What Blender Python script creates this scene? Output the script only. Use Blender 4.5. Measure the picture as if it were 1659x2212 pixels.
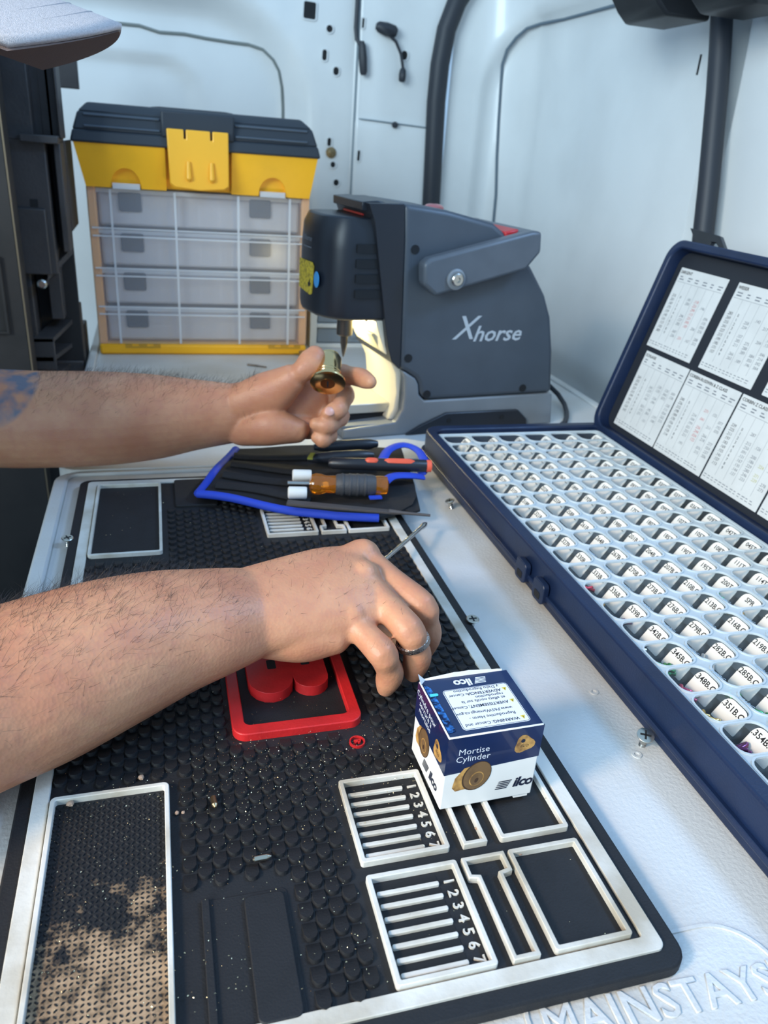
import bpy, bmesh, math, random
from mathutils import Vector, Matrix
for o in list(bpy.data.objects): bpy.data.objects.remove(o)
SC = bpy.context.scene
COL = SC.collection
PI = math.pi
V = Vector
TZ = -0.009            # table top height (mat features sit near z = 0)
FLOOR = -0.74

# ------------------------------------------------------------------ camera
def cam_rows():
    p, r, y = math.radians(25.32838936), math.radians(4.47123087), math.radians(-17.11042391)
    B = Matrix(((1, 0, 0), (0, 0, 1), (0, 1, 0)))
    Y = Matrix(((math.cos(y), math.sin(y), 0), (-math.sin(y), math.cos(y), 0), (0, 0, 1)))
    P = Matrix(((1, 0, 0), (0, math.cos(p), math.sin(p)), (0, -math.sin(p), math.cos(p))))
    Q = Matrix(((math.cos(r), math.sin(r), 0), (-math.sin(r), math.cos(r), 0), (0, 0, 1)))
    return Q @ P @ B @ Y
CR = cam_rows()
CO = V((-0.06292469, -0.17811759, 0.31008763))
cd = bpy.data.cameras.new('camera'); cam = bpy.data.objects.new('camera', cd); COL.objects.link(cam)
r0, r1, r2 = CR[0], CR[1], CR[2]
cam.matrix_world = Matrix(((r0[0], r1[0], -r2[0], CO.x), (r0[1], r1[1], -r2[1], CO.y), (r0[2], r1[2], -r2[2], CO.z), (0, 0, 0, 1)))
cd.sensor_fit = 'HORIZONTAL'; cd.sensor_width = 36; cd.lens = 36 * 1662.08 / 1659
cd.clip_start = 0.01
cd.dof.use_dof = True; cd.dof.focus_distance = 0.43; cd.dof.aperture_fstop = 19
SC.camera = cam

# ------------------------------------------------------------------ light
W = bpy.data.worlds.new('daylight'); SC.world = W; W.use_nodes = True
bg = W.node_tree.nodes['Background']; bg.inputs[0].default_value = (0.42, 0.68, 1.0, 1); bg.inputs[1].default_value = .85
def area(name, loc, target, size, power, col, sizey=None):
    l = bpy.data.lights.new(name, 'AREA'); l.energy = power; l.color = col; l.size = size
    if sizey: l.shape = 'RECTANGLE'; l.size_y = sizey
    o = bpy.data.objects.new(name, l); COL.objects.link(o); o.location = loc
    o.rotation_euler = (V(target) - V(loc)).to_track_quat('-Z', 'Y').to_euler()
    return o
area('door_daylight', (-1.38, -.40, 1.02), (0.03, 0.15, 0.0), 0.30, 2.2, (1.0, 0.74, 0.50)).data.spread = math.radians(50)
area('sky_daylight', (1.0, 0.12, 1.10), (0.15, 0.3, 0.0), 0.26, 10, (0.33, 0.58, 1.0))
area('added_wall_fill', (-3.2, -2.2, 1.45), (0.35, 0.75, 0.15), 2.2, 225, (0.72, 0.91, 1.0))  # added unseen fill from behind left, brightens the walls and tool box
SC.view_settings.view_transform = 'Standard'; SC.view_settings.look = 'None'
SC.view_settings.gamma = 1; SC.view_settings.use_curve_mapping = False
SC.view_settings.exposure = 0.0

# ------------------------------------------------------------------ materials
def lin(c): c /= 255; return c / 12.92 if c <= .04045 else ((c + .055) / 1.055) ** 2.4
def C(r, g, b): return (lin(r), lin(g), lin(b), 1)
MATS = {}
def mat(name, col, rough=.5, metal=0, var=0, vscale=40, bump=0, bscale=200, alpha=1, spec=.5, trans=0, sss=0, emit=None, estr=0, var2=None, ior=1.5, coat=0):
    if name in MATS: return MATS[name]
    m = bpy.data.materials.new(name); m.use_nodes = True; MATS[name] = m
    nt = m.node_tree; b = nt.nodes['Principled BSDF']
    b.inputs['Base Color'].default_value = col; b.inputs['Roughness'].default_value = rough; b.inputs['Metallic'].default_value = metal
    b.inputs['Alpha'].default_value = alpha; b.inputs['Specular IOR Level'].default_value = spec; b.inputs['Transmission Weight'].default_value = trans
    b.inputs['IOR'].default_value = ior; b.inputs['Coat Weight'].default_value = coat
    if sss:
        b.inputs['Subsurface Weight'].default_value = sss; b.inputs['Subsurface Radius'].default_value = (.012, .004, .002); b.inputs['Subsurface Scale'].default_value = .35
    if emit: b.inputs['Emission Color'].default_value = emit; b.inputs['Emission Strength'].default_value = estr
    tc = nt.nodes.new('ShaderNodeTexCoord')
    if var:
        n = nt.nodes.new('ShaderNodeTexNoise'); n.inputs['Scale'].default_value = vscale; n.inputs['Detail'].default_value = 6
        nt.links.new(tc.outputs['Object'], n.inputs['Vector'])
        mx = nt.nodes.new('ShaderNodeMix'); mx.data_type = 'RGBA'
        mx.inputs['A'].default_value = col; c2 = var2 or tuple(x * (1 - var) for x in col[:3]) + (1,)
        mx.inputs['B'].default_value = c2
        rp = nt.nodes.new('ShaderNodeMapRange'); rp.inputs[1].default_value = .42; rp.inputs[2].default_value = .68
        nt.links.new(n.outputs['Fac'], rp.inputs[0]); nt.links.new(rp.outputs[0], mx.inputs['Factor'])
        nt.links.new(mx.outputs['Result'], b.inputs['Base Color'])
    if bump:
        n = nt.nodes.new('ShaderNodeTexNoise'); n.inputs['Scale'].default_value = bscale; n.inputs['Detail'].default_value = 4
        nt.links.new(tc.outputs['Object'], n.inputs['Vector'])
        bp = nt.nodes.new('ShaderNodeBump'); bp.inputs['Strength'].default_value = bump; bp.inputs['Distance'].default_value = .001
        nt.links.new(n.outputs['Fac'], bp.inputs['Height']); nt.links.new(bp.outputs['Normal'], b.inputs['Normal'])
    return m

# ------------------------------------------------------------------ mesh helpers
class MB:
    """collects shapes; build() links them as one mesh object"""
    def __init__(s): s.v = []; s.f = []
    def add(s, vs, fs, M=None):
        o = len(s.v); s.v += [tuple((M @ V(p)) if M else p) for p in vs]; s.f += [tuple(i + o for i in f) for f in fs]; return s
    def box(s, x0, x1, y0, y1, z0, z1, M=None):
        return s.add([(x0, y0, z0), (x1, y0, z0), (x1, y1, z0), (x0, y1, z0), (x0, y0, z1), (x1, y0, z1), (x1, y1, z1), (x0, y1, z1)],
                     [(3, 2, 1, 0), (4, 5, 6, 7), (0, 1, 5, 4), (1, 2, 6, 5), (2, 3, 7, 6), (3, 0, 4, 7)], M)
    def prism(s, pts, z0, z1, M=None, inset=0):
        n = len(pts); a = [(x, y, z0) for x, y in pts]
        if inset:
            q = offset_poly(pts, -inset); b = [(x, y, z1 - inset) for x, y in pts]; c = [(x, y, z1) for x, y in q]
            fs = [tuple(range(n))[::-1], tuple(range(2 * n, 3 * n))]
            for i in range(n):
                j = (i + 1) % n; fs += [(i, j, n + j, n + i), (n + i, n + j, 2 * n + j, 2 * n + i)]
            return s.add(a + b + c, fs, M)
        b = [(x, y, z1) for x, y in pts]
        fs = [tuple(range(n))[::-1], tuple(range(n, 2 * n))] + [(i, (i + 1) % n, n + (i + 1) % n, n + i) for i in range(n)]
        return s.add(a + b, fs, M)
    def ring(s, outer, inner, z0, z1, M=None):
        n = len(outer)
        vs = [(x, y, z0) for x, y in outer] + [(x, y, z1) for x, y in outer] + [(x, y, z0) for x, y in inner] + [(x, y, z1) for x, y in inner]
        fs = []
        for i in range(n):
            j = (i + 1) % n
            fs += [(i, j, n + j, n + i), (n + i, n + j, 3 * n + j, 3 * n + i), (3 * n + i, 3 * n + j, 2 * n + j, 2 * n + i), (2 * n + i, 2 * n + j, j, i)]
        return s.add(vs, fs, M)
    def lathe(s, prof, seg=24, M=None, caps=True):
        vs = []; fs = []; n = len(prof)
        for r, z in prof:
            for k in range(seg): a = 2 * PI * k / seg; vs.append((r * math.cos(a), r * math.sin(a), z))
        for i in range(n - 1):
            for k in range(seg):
                k2 = (k + 1) % seg; fs.append((i * seg + k, i * seg + k2, (i + 1) * seg + k2, (i + 1) * seg + k))
        if caps: fs += [tuple(range(seg))[::-1], tuple((n - 1) * seg + k for k in range(seg))]
        return s.add(vs, fs, M)
    def tube(s, pts, rad, seg=8, M=None, flat=1.0, caps=True):
        pts = [V(p) for p in pts]; n = len(pts); rs = rad if isinstance(rad, (list, tuple)) else [rad] * n
        vs = []; fs = []; nrm = None
        for i, p in enumerate(pts):
            t = (pts[min(i + 1, n - 1)] - pts[max(i - 1, 0)]).normalized()
            if nrm is None: nrm = t.cross(V((0, 0, 1)) if abs(t.z) < .9 else V((1, 0, 0))).normalized()
            nrm = (nrm - t * nrm.dot(t)).normalized(); bn = t.cross(nrm)
            for k in range(seg):
                a = 2 * PI * k / seg; vs.append(tuple(p + nrm * (math.cos(a) * rs[i]) + bn * (math.sin(a) * rs[i] * flat)))
        for i in range(n - 1):
            for k in range(seg):
                k2 = (k + 1) % seg; fs.append((i * seg + k, i * seg + k2, (i + 1) * seg + k2, (i + 1) * seg + k))
        if caps: fs += [tuple(range(seg))[::-1], tuple((n - 1) * seg + k for k in range(seg))]
        return s.add(vs, fs, M)
    def mesh(s, name, m, smooth=False):
        me = bpy.data.meshes.new(name); me.from_pydata(s.v, [], s.f); me.update()
        bm = bmesh.new(); bm.from_mesh(me); bmesh.ops.recalc_face_normals(bm, faces=bm.faces); bm.to_mesh(me); bm.free()
        if m: me.materials.append(m)
        if smooth:
            for p in me.polygons: p.use_smooth = True
            try: me.set_sharp_from_angle(angle=math.radians(smooth if smooth is not True else 40))
            except Exception: pass
        return me
    def build(s, name, m, parent=None, smooth=False, bevel=0, bseg=2, world=True):
        return link(name, s.mesh(name, m, smooth or bool(bevel)), parent, bevel, bseg)
def link(name, me, parent=None, bevel=0, bseg=2):
    o = bpy.data.objects.new(name, me); COL.objects.link(o)
    if parent: o.parent = parent
    if bevel:
        b = o.modifiers.new('bevel', 'BEVEL'); b.width = bevel; b.segments = bseg; b.limit_method = 'ANGLE'; b.angle_limit = math.radians(35)
    return o
def tag(o, label=None, cat=None, group=None, kind=None):
    if label: o['label'] = label
    if cat: o['category'] = cat
    if group: o['group'] = group
    if kind: o['kind'] = kind
    return o
def empty(name, loc=(0, 0, 0), label=None, cat=None, group=None, rz=0):
    o = bpy.data.objects.new(name, None); COL.objects.link(o); o.location = loc; o.rotation_euler = (0, 0, rz); o.empty_display_size = .02
    return tag(o, label, cat, group)
def struct(o): o['kind'] = 'structure'; return o
def rrect(x0, x1, y0, y1, r, n=5):
    if isinstance(r, (int, float)): r = [r] * 4
    P = []
    for (cx, cy, a0), q in zip(((x1, y1, 0), (x0, y1, 90), (x0, y0, 180), (x1, y0, 270)), r):
        sx = -1 if cx == x1 else 1; sy = -1 if cy == y1 else 1
        for k in range(n + 1):
            a = math.radians(a0 + 90 * k / n); P.append((cx + sx * q + q * math.cos(a), cy + sy * q + q * math.sin(a)))
    return P
def offset_poly(P, d):
    n = len(P); out = []
    ar = sum(P[i][0] * P[(i + 1) % n][1] - P[(i + 1) % n][0] * P[i][1] for i in range(n)); sg = 1 if ar > 0 else -1
    for i in range(n):
        a, b, c = V(P[i - 1]), V(P[i]), V(P[(i + 1) % n])
        e, f = (b - a).normalized(), (c - b).normalized()
        n1 = V((e.y, -e.x)) * sg; n2 = V((f.y, -f.x)) * sg; h = n1 + n2
        if h.length < 1e-6: h = n1
        h = h / max(.3, h.length_squared / 2) if True else h
        out.append(tuple(b + h * d))
    return out
def frameM(o, ex, ey, ez=None):
    ex = V(ex).normalized(); ey = V(ey); ey = (ey - ex * ey.dot(ex)).normalized(); ez = ex.cross(ey)
    return Matrix(((ex.x, ey.x, ez.x, o[0]), (ex.y, ey.y, ez.y, o[1]), (ex.z, ey.z, ez.z, o[2]), (0, 0, 0, 1)))
def axisM(p, d):
    """local +z along d at p"""
    q = V(d).normalized().to_track_quat('Z', 'Y'); return Matrix.Translation(p) @ q.to_matrix().to_4x4()
TXT = {}
def text_mesh(s, size, extrude=.0002, bold=0, align='CENTER', shear=0, spacing=1, line=1.0, bev=0):
    k = (s, size, extrude, bold, align, shear, spacing, line, bev)
    if k in TXT: return TXT[k]
    c = bpy.data.curves.new('t', 'FONT'); c.body = s; c.size = size; c.extrude = extrude; c.align_x = align; c.align_y = 'CENTER'
    c.offset = bold * size; c.bevel_depth = bev; c.bevel_resolution = 1; c.resolution_u = 2; c.shear = shear; c.space_character = spacing; c.space_line = line
    o = bpy.data.objects.new('t', c); me = bpy.data.meshes.new_from_object(o)
    bpy.data.objects.remove(o); bpy.data.curves.remove(c); TXT[k] = me; return me
def text(name, s, size, M, m, parent=None, **kw):
    me = text_mesh(s, size, **kw)
    if not me.materials: me.materials.append(m)
    elif me.materials[0] != m: me = me.copy(); me.materials.clear(); me.materials.append(m)
    o = bpy.data.objects.new(name, me); COL.objects.link(o)
    o.matrix_world = M
    if parent: o.parent = parent
    return o
def cut(o, b):
    """real recess: subtract the shape from the object's mesh"""
    t = bpy.data.objects.new('cutter', b.mesh('cutter', None)); COL.objects.link(t); t.matrix_world = o.parent.matrix_world if o.parent else Matrix()
    if o.parent: t.parent = o.parent; t.matrix_basis = Matrix()
    md = o.modifiers.new('cut', 'BOOLEAN'); md.object = t; md.operation = 'DIFFERENCE'; md.solver = 'EXACT'
    dg = bpy.context.evaluated_depsgraph_get(); me = bpy.data.meshes.new_from_object(o.evaluated_get(dg))
    o.modifiers.clear(); o.data = me; bpy.data.objects.remove(t)
    return o
rnd = random.Random(7)

black_rubber = mat('black rubber', C(22, 23, 27), .68, var=.35, vscale=60, bump=.25, bscale=900)
white_rubber = mat('white rubber', C(214, 211, 203), .55, var=.25, vscale=25, var2=C(176, 166, 148), bump=.15, bscale=500)
red_rubber = mat('red rubber', C(196, 32, 34), .5, var=.3, vscale=40, bump=.15, bscale=500)
table_white = mat('white table plastic', C(206, 206, 204), .42, var=.18, vscale=9, var2=C(192, 187, 178), bump=.35, bscale=420)
van_white = mat('white van paint', C(220, 222, 222), .32, var=.10, vscale=5, coat=.2)
dark_rubber = mat('dark seal rubber', C(38, 42, 50), .55)
black_plastic = mat('black plastic', C(30, 32, 36), .45, var=.3, vscale=30, bump=.2, bscale=700)
navy_plastic = mat('navy case plastic', C(18, 35, 66), .42, var=.25, vscale=30, bump=.2, bscale=900)
steel = mat('steel', C(190, 188, 182), .25, 1)
brass = mat('brass', C(200, 160, 96), .22, 1, var=.2, vscale=120)
ink = mat('black ink', C(28, 28, 30), .7)
# ------------------------------------------------------------------ the van
floor_mat = mat('worn grey floor', C(92, 92, 90), .8, var=.35, vscale=6, bump=.3, bscale=60)
struct(MB().box(-1.3, .9, -.9, 1.75, FLOOR - .03, FLOOR).build('floor', floor_mat))
YB, XR = 1.50, 0.66
def px(x, y):            # direction through a photo pixel, used once to lay out the van's stampings at their real distance
    d = CR.transposed() @ V(((x - 829.5) / 1662.08, -(y - 1106) / 1662.08, 1)); return d
def on_y(x, y, Y): d = px(x, y); return CO + d * ((Y - CO.y) / d.y)
def on_x(x, y, X): d = px(x, y); return CO + d * ((X - CO.x) / d.x)
def sstep(a, b, t): t = max(0, min(1, (t - a) / (b - a))); return t * t * (3 - 2 * t)
def rr_sdf(u, w, cu, cw, hu, hw, r):
    qx, qy = abs(u - cu) - hu + r, abs(w - cw) - hw + r
    return math.hypot(max(qx, 0), max(qy, 0)) + min(max(qx, qy), 0) - r
def grid(name, us, ws, fn, m, smooth=60):
    vs = [fn(u, w) for w in ws for u in us]; n = len(us)
    fs = [(j * n + i, j * n + i + 1, (j + 1) * n + i + 1, (j + 1) * n + i) for j in range(len(ws) - 1) for i in range(n - 1)]
    return MB().add(vs, fs).mesh(name, m, smooth)
def lsp(a, b, n): return [a + (b - a) * i / n for i in range(n + 1)]
ZT = .86
pR = on_y(622, 250, YB); pT = on_y(480, 88, YB)
xs_p = on_y(765, 300, YB).x            # pillar seam
def back_fn(u, w):
    d = rr_sdf(u, w, pR.x - .60, -.10, .60, pT.z + .10 + .045, .17)       # large stamped panel on the left
    rec = .05 * sstep(.055, -.012, d)
    d2 = rr_sdf(u, w, on_y(433, 250, YB).x - .55, -.12, .55, on_y(300, 120, YB).z + .12, .07)
    rec += .012 * sstep(.01, -.01, d2)
    step = .018 * sstep(xs_p + .004, xs_p - .004, u)                       # the pillar skin stands proud of the panel
    pil = .02 * sstep(xs_p, xs_p + .05, u) - .02 * sstep(xs_p + .05, xs_p + .14, u)
    seam = on_y(840, 262, YB).z
    lip = .004 * sstep(seam + .002, seam - .002, w) if u > xs_p else 0
    return (u, YB + rec + step * .6 - pil * .3 - lip, w)
xe = on_y(950, 300, YB).x
wall_back = struct(link('wall_back', grid('wall_back', lsp(-1.3, xs_p - .01, 90) + lsp(xs_p - .008, xs_p + .012, 8) + lsp(xs_p + .02, xe, 24), lsp(FLOOR, ZT, 150), back_fn, van_white)))
hole_mat = mat('dark hole', C(18, 20, 24), .8)
def wall_y(p): return back_fn(p.x, p.z)[1]
def hole(name, x, y, w, h, m=hole_mat, r=None, d=.002, tilt=0):
    p = on_y(x, y, YB); s = (YB - CO.y) / 1662.08 * 1.09
    w *= s; h *= s; r = min(w, h) / 2 if r is None else r * s
    M = frameM((p.x, wall_y(p) - .001, p.z), (math.cos(tilt), 0, math.sin(tilt)), (-math.sin(tilt), 0, math.cos(tilt)))
    b = MB(); P = rrect(-w / 2, w / 2, -h / 2, h / 2, r * .98, 5); Q = offset_poly(P, s * 2.2)
    b.ring(Q, P, -.002, .0015, M); b.build('hole_rim', van_white, wall_back, smooth=True)
    return MB().prism(P, -.004, .0006, M).build(name, m, wall_back)
for (x, y, w, h, r) in [(671, 21, 21, 25, 3), (714, 61, 11, 11, None), (703, 118, 8, 17, None), (728, 153, 10, 13, None), (713, 307, 7, 14, None),
                        (721, 356, 9, 10, None), (728, 395, 10, 11, None), (784, 50, 4, 15, None), (773, 336, 5, 18, None), (872, 120, 11, 14, None)]:
    hole('hole', x, y, w, h, r=r, tilt=-.04)
bp = on_y(717, 330, YB); Mb = frameM((bp.x, wall_y(bp) - .001, bp.z), (1, 0, 0), (0, 0, 1))
MB().lathe([(.0105, -.001), (.0105, .002), (.006, .003), (.006, .007), (.004, .008)], 18, Mb).build('rusty_bolt', mat('rusty zinc', C(150, 130, 96), .45, .7, var=.5, vscale=90), wall_back, smooth=True)
bp = on_y(850, 270, YB); Mb = frameM((bp.x, wall_y(bp) - .001, bp.z), (1, 0, 0), (0, 0, 1))
MB().lathe([(.006, -.001), (.006, .004), (.003, .009)], 14, Mb).build('grommet', dark_rubber, wall_back, smooth=True)
# seam lines of the pillar
def strip(name, pts, rad, m, parent=None, flat=1, seg=8): return MB().tube(pts, rad, seg, flat=flat).build(name, m, parent, smooth=True)
seam_mat = mat('seam sealer', C(120, 132, 140), .6)
strip('seam', [(xs_p, wall_y(V((xs_p, 0, z))) - .0005, z) for z in lsp(FLOOR + .02, ZT - .02, 30)], .0028, seam_mat, wall_back)
sz = on_y(840, 262, YB).z
strip('seam', [(x, wall_y(V((x, 0, sz - .006 * (x - xs_p) / .15))) - .0005, sz - .006 * (x - xs_p) / .15) for x in lsp(xs_p, xe - .01, 12)], .0014, seam_mat, wall_back)
# wavy liner edge of the stamped panel
lp = [on_y(x, y, YB) for x, y in [(150, 38), (200, 38), (252, 42), (300, 47), (345, 62), (400, 66), (450, 76), (500, 84), (545, 90), (575, 102), (597, 125), (610, 150), (617, 185), (620, 230), (620, 300), (622, 420)]]
strip('panel_edge', [(p.x, wall_y(p) - .002, p.z) for p in lp], .0028, mat('panel sealant', C(118, 124, 122), .7), wall_back)
# black door seal in the corner
def seal(name, cen, wid, plane, m=dark_rubber):
    pts = [plane(x, y) for x, y in cen]
    return struct(MB().tube(pts, wid, 12, flat=1.0).build(name, m, None, smooth=True))
s1 = [(x, y) for x, y in [(1040, -75), (1012, -40), (985, 5), (962, 65), (948, 140), (940, 220), (936, 300), (931, 400), (926, 500), (918, 700), (910, 960)]]
seal('trim_1', s1, .0195, lambda x, y: on_y(x, y, YB) + V((0, -.006, 0)))
# corner post and right hand door skin
yL = on_x(1075, 470, XR).y
pcorn = xe + .012
aP = on_x(1085, 130, XR); bP = on_x(1455, 300, XR)
pz_top = on_x(1200, 42, XR).z
def right_fn(u, w):      # u runs round the corner: 0..1 back part, then along the right wall towards the viewer
    L1 = XR - pcorn - .09; L2 = L1 + .09 * PI / 2
    if u < L1: x, y, nx, ny = pcorn + u, YB + .004, 0, 1
    elif u < L2: a = (u - L1) / .09; x, y = XR - .09 + .09 * math.sin(a), YB + .004 - .09 + .09 * math.cos(a); nx, ny = math.sin(a), math.cos(a)
    else: x, y, nx, ny = XR, YB + .004 - .09 - (u - L2), 1, 0
    top = pz_top + (y - 1.1) * .02
    d = rr_sdf(u, w, uA + .345, -.3, .345, top + .3, .13)
    rec = .022 * sstep(.02, -.012, d)
    inw = .030 * sstep(.33, .9, w)                     # the wall leans in towards the roof
    low = -.03 * sstep(-.02, -.10, w)
    if u > uS - .02:
        rec -= .012 * sstep(uS - .02, uS + .0, u) - .05 * sstep(uS + .001, uS + .012, u) + .045 * sstep(uS + .035, uS + .05, u)
    return (x + nx * rec - nx * inw - nx * low, y + ny * rec * (1 if u < L2 else 0), w)
L1 = XR - pcorn - .09; L2 = L1 + .09 * PI / 2
def u_of_y(y): return L2 + (YB + .004 - .09 - y)
uA = L1 + .035
uS = u_of_y(on_x(1530, 300, XR).y)
wall_right = struct(link('wall_right', grid('wall_right', lsp(0, L2, 30) + lsp(L2 + .006, uS - .03, 60) + lsp(uS - .028, uS + .06, 30) + lsp(uS + .07, u_of_y(.48), 14), lsp(FLOOR, ZT, 120), right_fn, van_white)))
# dark groove where the door panel board is set in
Pd = [on_x(x, y, XR + .004) for x, y in [(1330, 12), (1280, 26), (1220, 42), (1170, 52), (1140, 62), (1115, 82), (1097, 108), (1087, 140), (1082, 180), (1078, 260), (1075, 340), (1071, 420), (1066, 500), (1060, 600)]]
def snap_right(p):
    best = None
    for u in lsp(0, L2 + .3, 220):
        q = V(right_fn(u, p.z)); t = (q - CO); s = (p - CO); d = (t.xy.normalized() - s.xy.normalized()).length
        if best is None or d < best[0]: best = (d, q, t.xy.length / s.xy.length)
    q = best[1]; return V((q.x - .002, q.y - .002, CO.z + (p.z - CO.z) * best[2]))
strip('panel_groove', [snap_right(p) for p in Pd], .0028, mat('groove sealant', C(96, 110, 122), .7), wall_right)  # grey strip laid along the panel outline
seal('trim_2', [(1565, -60), (1560, 20), (1556, 100), (1549, 200), (1540, 300), (1531, 400), (1521, 490), (1508, 620), (1492, 780)], .0135, lambda x, y: on_x(x, y, XR - .034))
MB().box(-.0008, .0008, -.0012, .0012, -.012, .012, Matrix.Translation(on_x(1510, 140, XR - .012))).build('slot', hole_mat, wall_right)

struct(MB().box(-1.32, -1.30, .80, 1.6, FLOOR, ZT).build('wall_left', van_white))
# loose wiring on the pillar
def wire(label, pts, rad, plug):
    o = empty('pillar_cable', pts[0], label, 'cable')
    inv = Matrix.Translation(-V(pts[0]))
    MB().tube([inv @ V(p) for p in pts], rad, 8).build('wire', dark_rubber, o, smooth=True)
    for (a, b, r, n) in plug:
        a, b = inv @ V(a), inv @ V(b)
        MB().tube([a, a.lerp(b, .12), a.lerp(b, .5), a.lerp(b, .9), b], [r * .45, r * .8, r, r * .9, r * .6], 8).build(n, dark_rubber, o, smooth=True)
def wp(x, y, off=.012): p = on_y(x, y, YB); return V((p.x, wall_y(p) - off, p.z))
wire('thin black cable hanging with tapered plug along the white pillar seam', [wp(773, -30), wp(771, 10), wp(768, 60), wp(770, 85), wp(779, 105)], .0038, [(wp(779, 90), wp(782, 163), .0085, 'plug')])
wire('short black wire with connector block curving beside round pillar hole', [wp(815, 64), wp(838, 80), wp(850, 92), wp(861, 118), wp(866, 150)], .003, [(wp(866, 148), wp(863, 178), .0075, 'plug'), (wp(808, 58), wp(852, 72), .0115, 'connector')])
# two black hopper bins hung on the right wall
def bin_(label, P0, w, d, h):
    o = empty('hopper_bin', P0, label, 'bin', 'black hopper bins on the right wall')
    # profile in (x,z): open front to the left, sloping nose; extruded along y
    prof = [(0, 0), (0, h), (-d, h), (-d, h * .42), (-d * .62, 0.012), (-d * .5, 0)]
    Mx = Matrix(((1, 0, 0, 0), (0, 0, 1, 0), (0, 1, 0, 0), (0, 0, 0, 1)))
    MB().prism(prof, -w / 2, w / 2, Mx).build('body', black_plastic, o, bevel=.004)
    MB().box(-d - .004, -d + .004, -w / 2 - .003, w / 2 + .003, h * .40, h * .46).build('front_lip', black_plastic, o, bevel=.0015)
b1 = on_x(1478, 40, XR - .04); b2 = on_x(1655, 22, XR - .04)
bin_('black hopper bin over the door panel edge, left of the pair', (XR - .035, on_x(1405, 40, XR - .09).y, on_x(1405, 46, XR - .09).z), .10, .125, .16)
bin_('black hopper bin hanging above the right-hand door seal', (XR - .035, on_x(1580, 30, XR - .09).y, on_x(1580, 22, XR - .09).z), .10, .125, .16)
# ------------------------------------------------------------------ folding table
tbl = empty('folding_table', (0, .59, FLOOR), 'long white plastic folding table with centre seam and moulded lettering', 'table')
def under(par, loc): return Matrix.Translation(-V(loc))
I = Matrix.Translation((0, -.59, -FLOOR))
TX0, TX1, TY0, TY1 = -.172, .548, -.30, 1.46
emb_mat = table_white
for (y0, y1) in ((TY0, .588), (.593, TY1)):
    P = rrect(TX0, TX1, y0, y1, .02)
    b = MB(); b.prism(rrect(TX0 + .012, TX1 - .012, y0 + .004, y1 - .004, .012), TZ - .03, TZ, I)
    b.build('table_half', table_white, tbl, bevel=.0015)
    b = MB(); b.ring(P, rrect(TX0 + .0125, TX1 - .0125, y0 + .0045, y1 - .0045, .012), TZ - .045, TZ + .0028, I)
    b.build('edge_rim', table_white, tbl, bevel=.0016)
for x in (TX0 + .06, TX1 - .06):
    for y in (TY0 + .15, TY1 - .15):
        MB().tube([I @ V((x, y, TZ - .03)), I @ V((x, y, FLOOR))], .0125, 12).build('leg', mat('grey leg steel', C(110, 112, 116), .4, .8), tbl, smooth=True)
rx, rt = V((1, -.035, 0)), V((.035, 1, 0))
Mt = I @ frameM((.1315, -.0170, TZ + .0002), rx, rt)
text('moulded_lettering', 'MAINSTAYS"', .0205, Mt, table_white, tbl, extrude=.0002, bev=.0004, spacing=1.04)
P = rrect(.066, .190, -.042, .012, .026, 10)
MB().ring(P, offset_poly(P, -.0016), TZ - .0005, TZ + .0009, I).build('moulded_oval', table_white, tbl, smooth=50)
# countersunk screws left standing in the table
def screw(x, y, z, label, lean=(0, 0, 1), hgt=.009, r=.0046):
    o = empty('countersunk_screw', (x, y, z), label, 'screw', 'screws left standing in the table')
    M = axisM((0, 0, 0), lean)
    MB().lathe([(.0016, -.004), (.0016, 0), (.0022, .0004), (.0017, .0012), (.0022, .002), (.0017, .0028), (.0022, .0036), (.0019, hgt - .0035)], 14, M).build('shank', steel, o, smooth=True)
    hd = MB().lathe([(.0019, hgt - .0035), (r, hgt - .0006), (r, hgt), (r * .9, hgt + .0004)], 22, M).build('head', mat('zinc plated steel', C(205, 202, 190), .28, 1), o, smooth=True)
    b = MB(); b.box(-r * .62, r * .62, -.0006, .0006, hgt - .0001, hgt + .0006, M); b.box(-.0006, .0006, -r * .62, r * .62, hgt - .0001, hgt + .0006, M); b.build('cross_recess', hole_mat, hd)
screw(.207, .126, TZ, 'steel cross-head screw leaning at the near end beside the navy case', (-.15, -.25, 1), .011, .0052)
screw(.147, .262, TZ, 'countersunk steel screw standing against the mat right border', (0, -.1, 1), .010, .0048)
screw(.205, .466, TZ, 'dark steel screw between the case and the tool pouch', (-.3, .1, 1), .009, .0046)
screw(-.1475, .434, TZ, 'steel screw at the far left mat border', (.05, -.1, 1), .008, .0048)
screw(-.158, .088, TZ, 'steel screw by the near left mat border at the photo edge', (.1, .1, 1), .009, .0046)
# plain shallow screw holes in the top
for (x, y) in ((.199, .119), (.203, .178)):
    MB().ring([( .003 * math.cos(a), .003 * math.sin(a)) for a in lsp(0, 2 * PI, 14)[:-1]], [(.0017 * math.cos(a), .0017 * math.sin(a)) for a in lsp(0, 2 * PI, 14)[:-1]], -.0004, .0007, I @ Matrix.Translation((x, y, TZ))).build('screw_hole', table_white, tbl, smooth=True)

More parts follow.
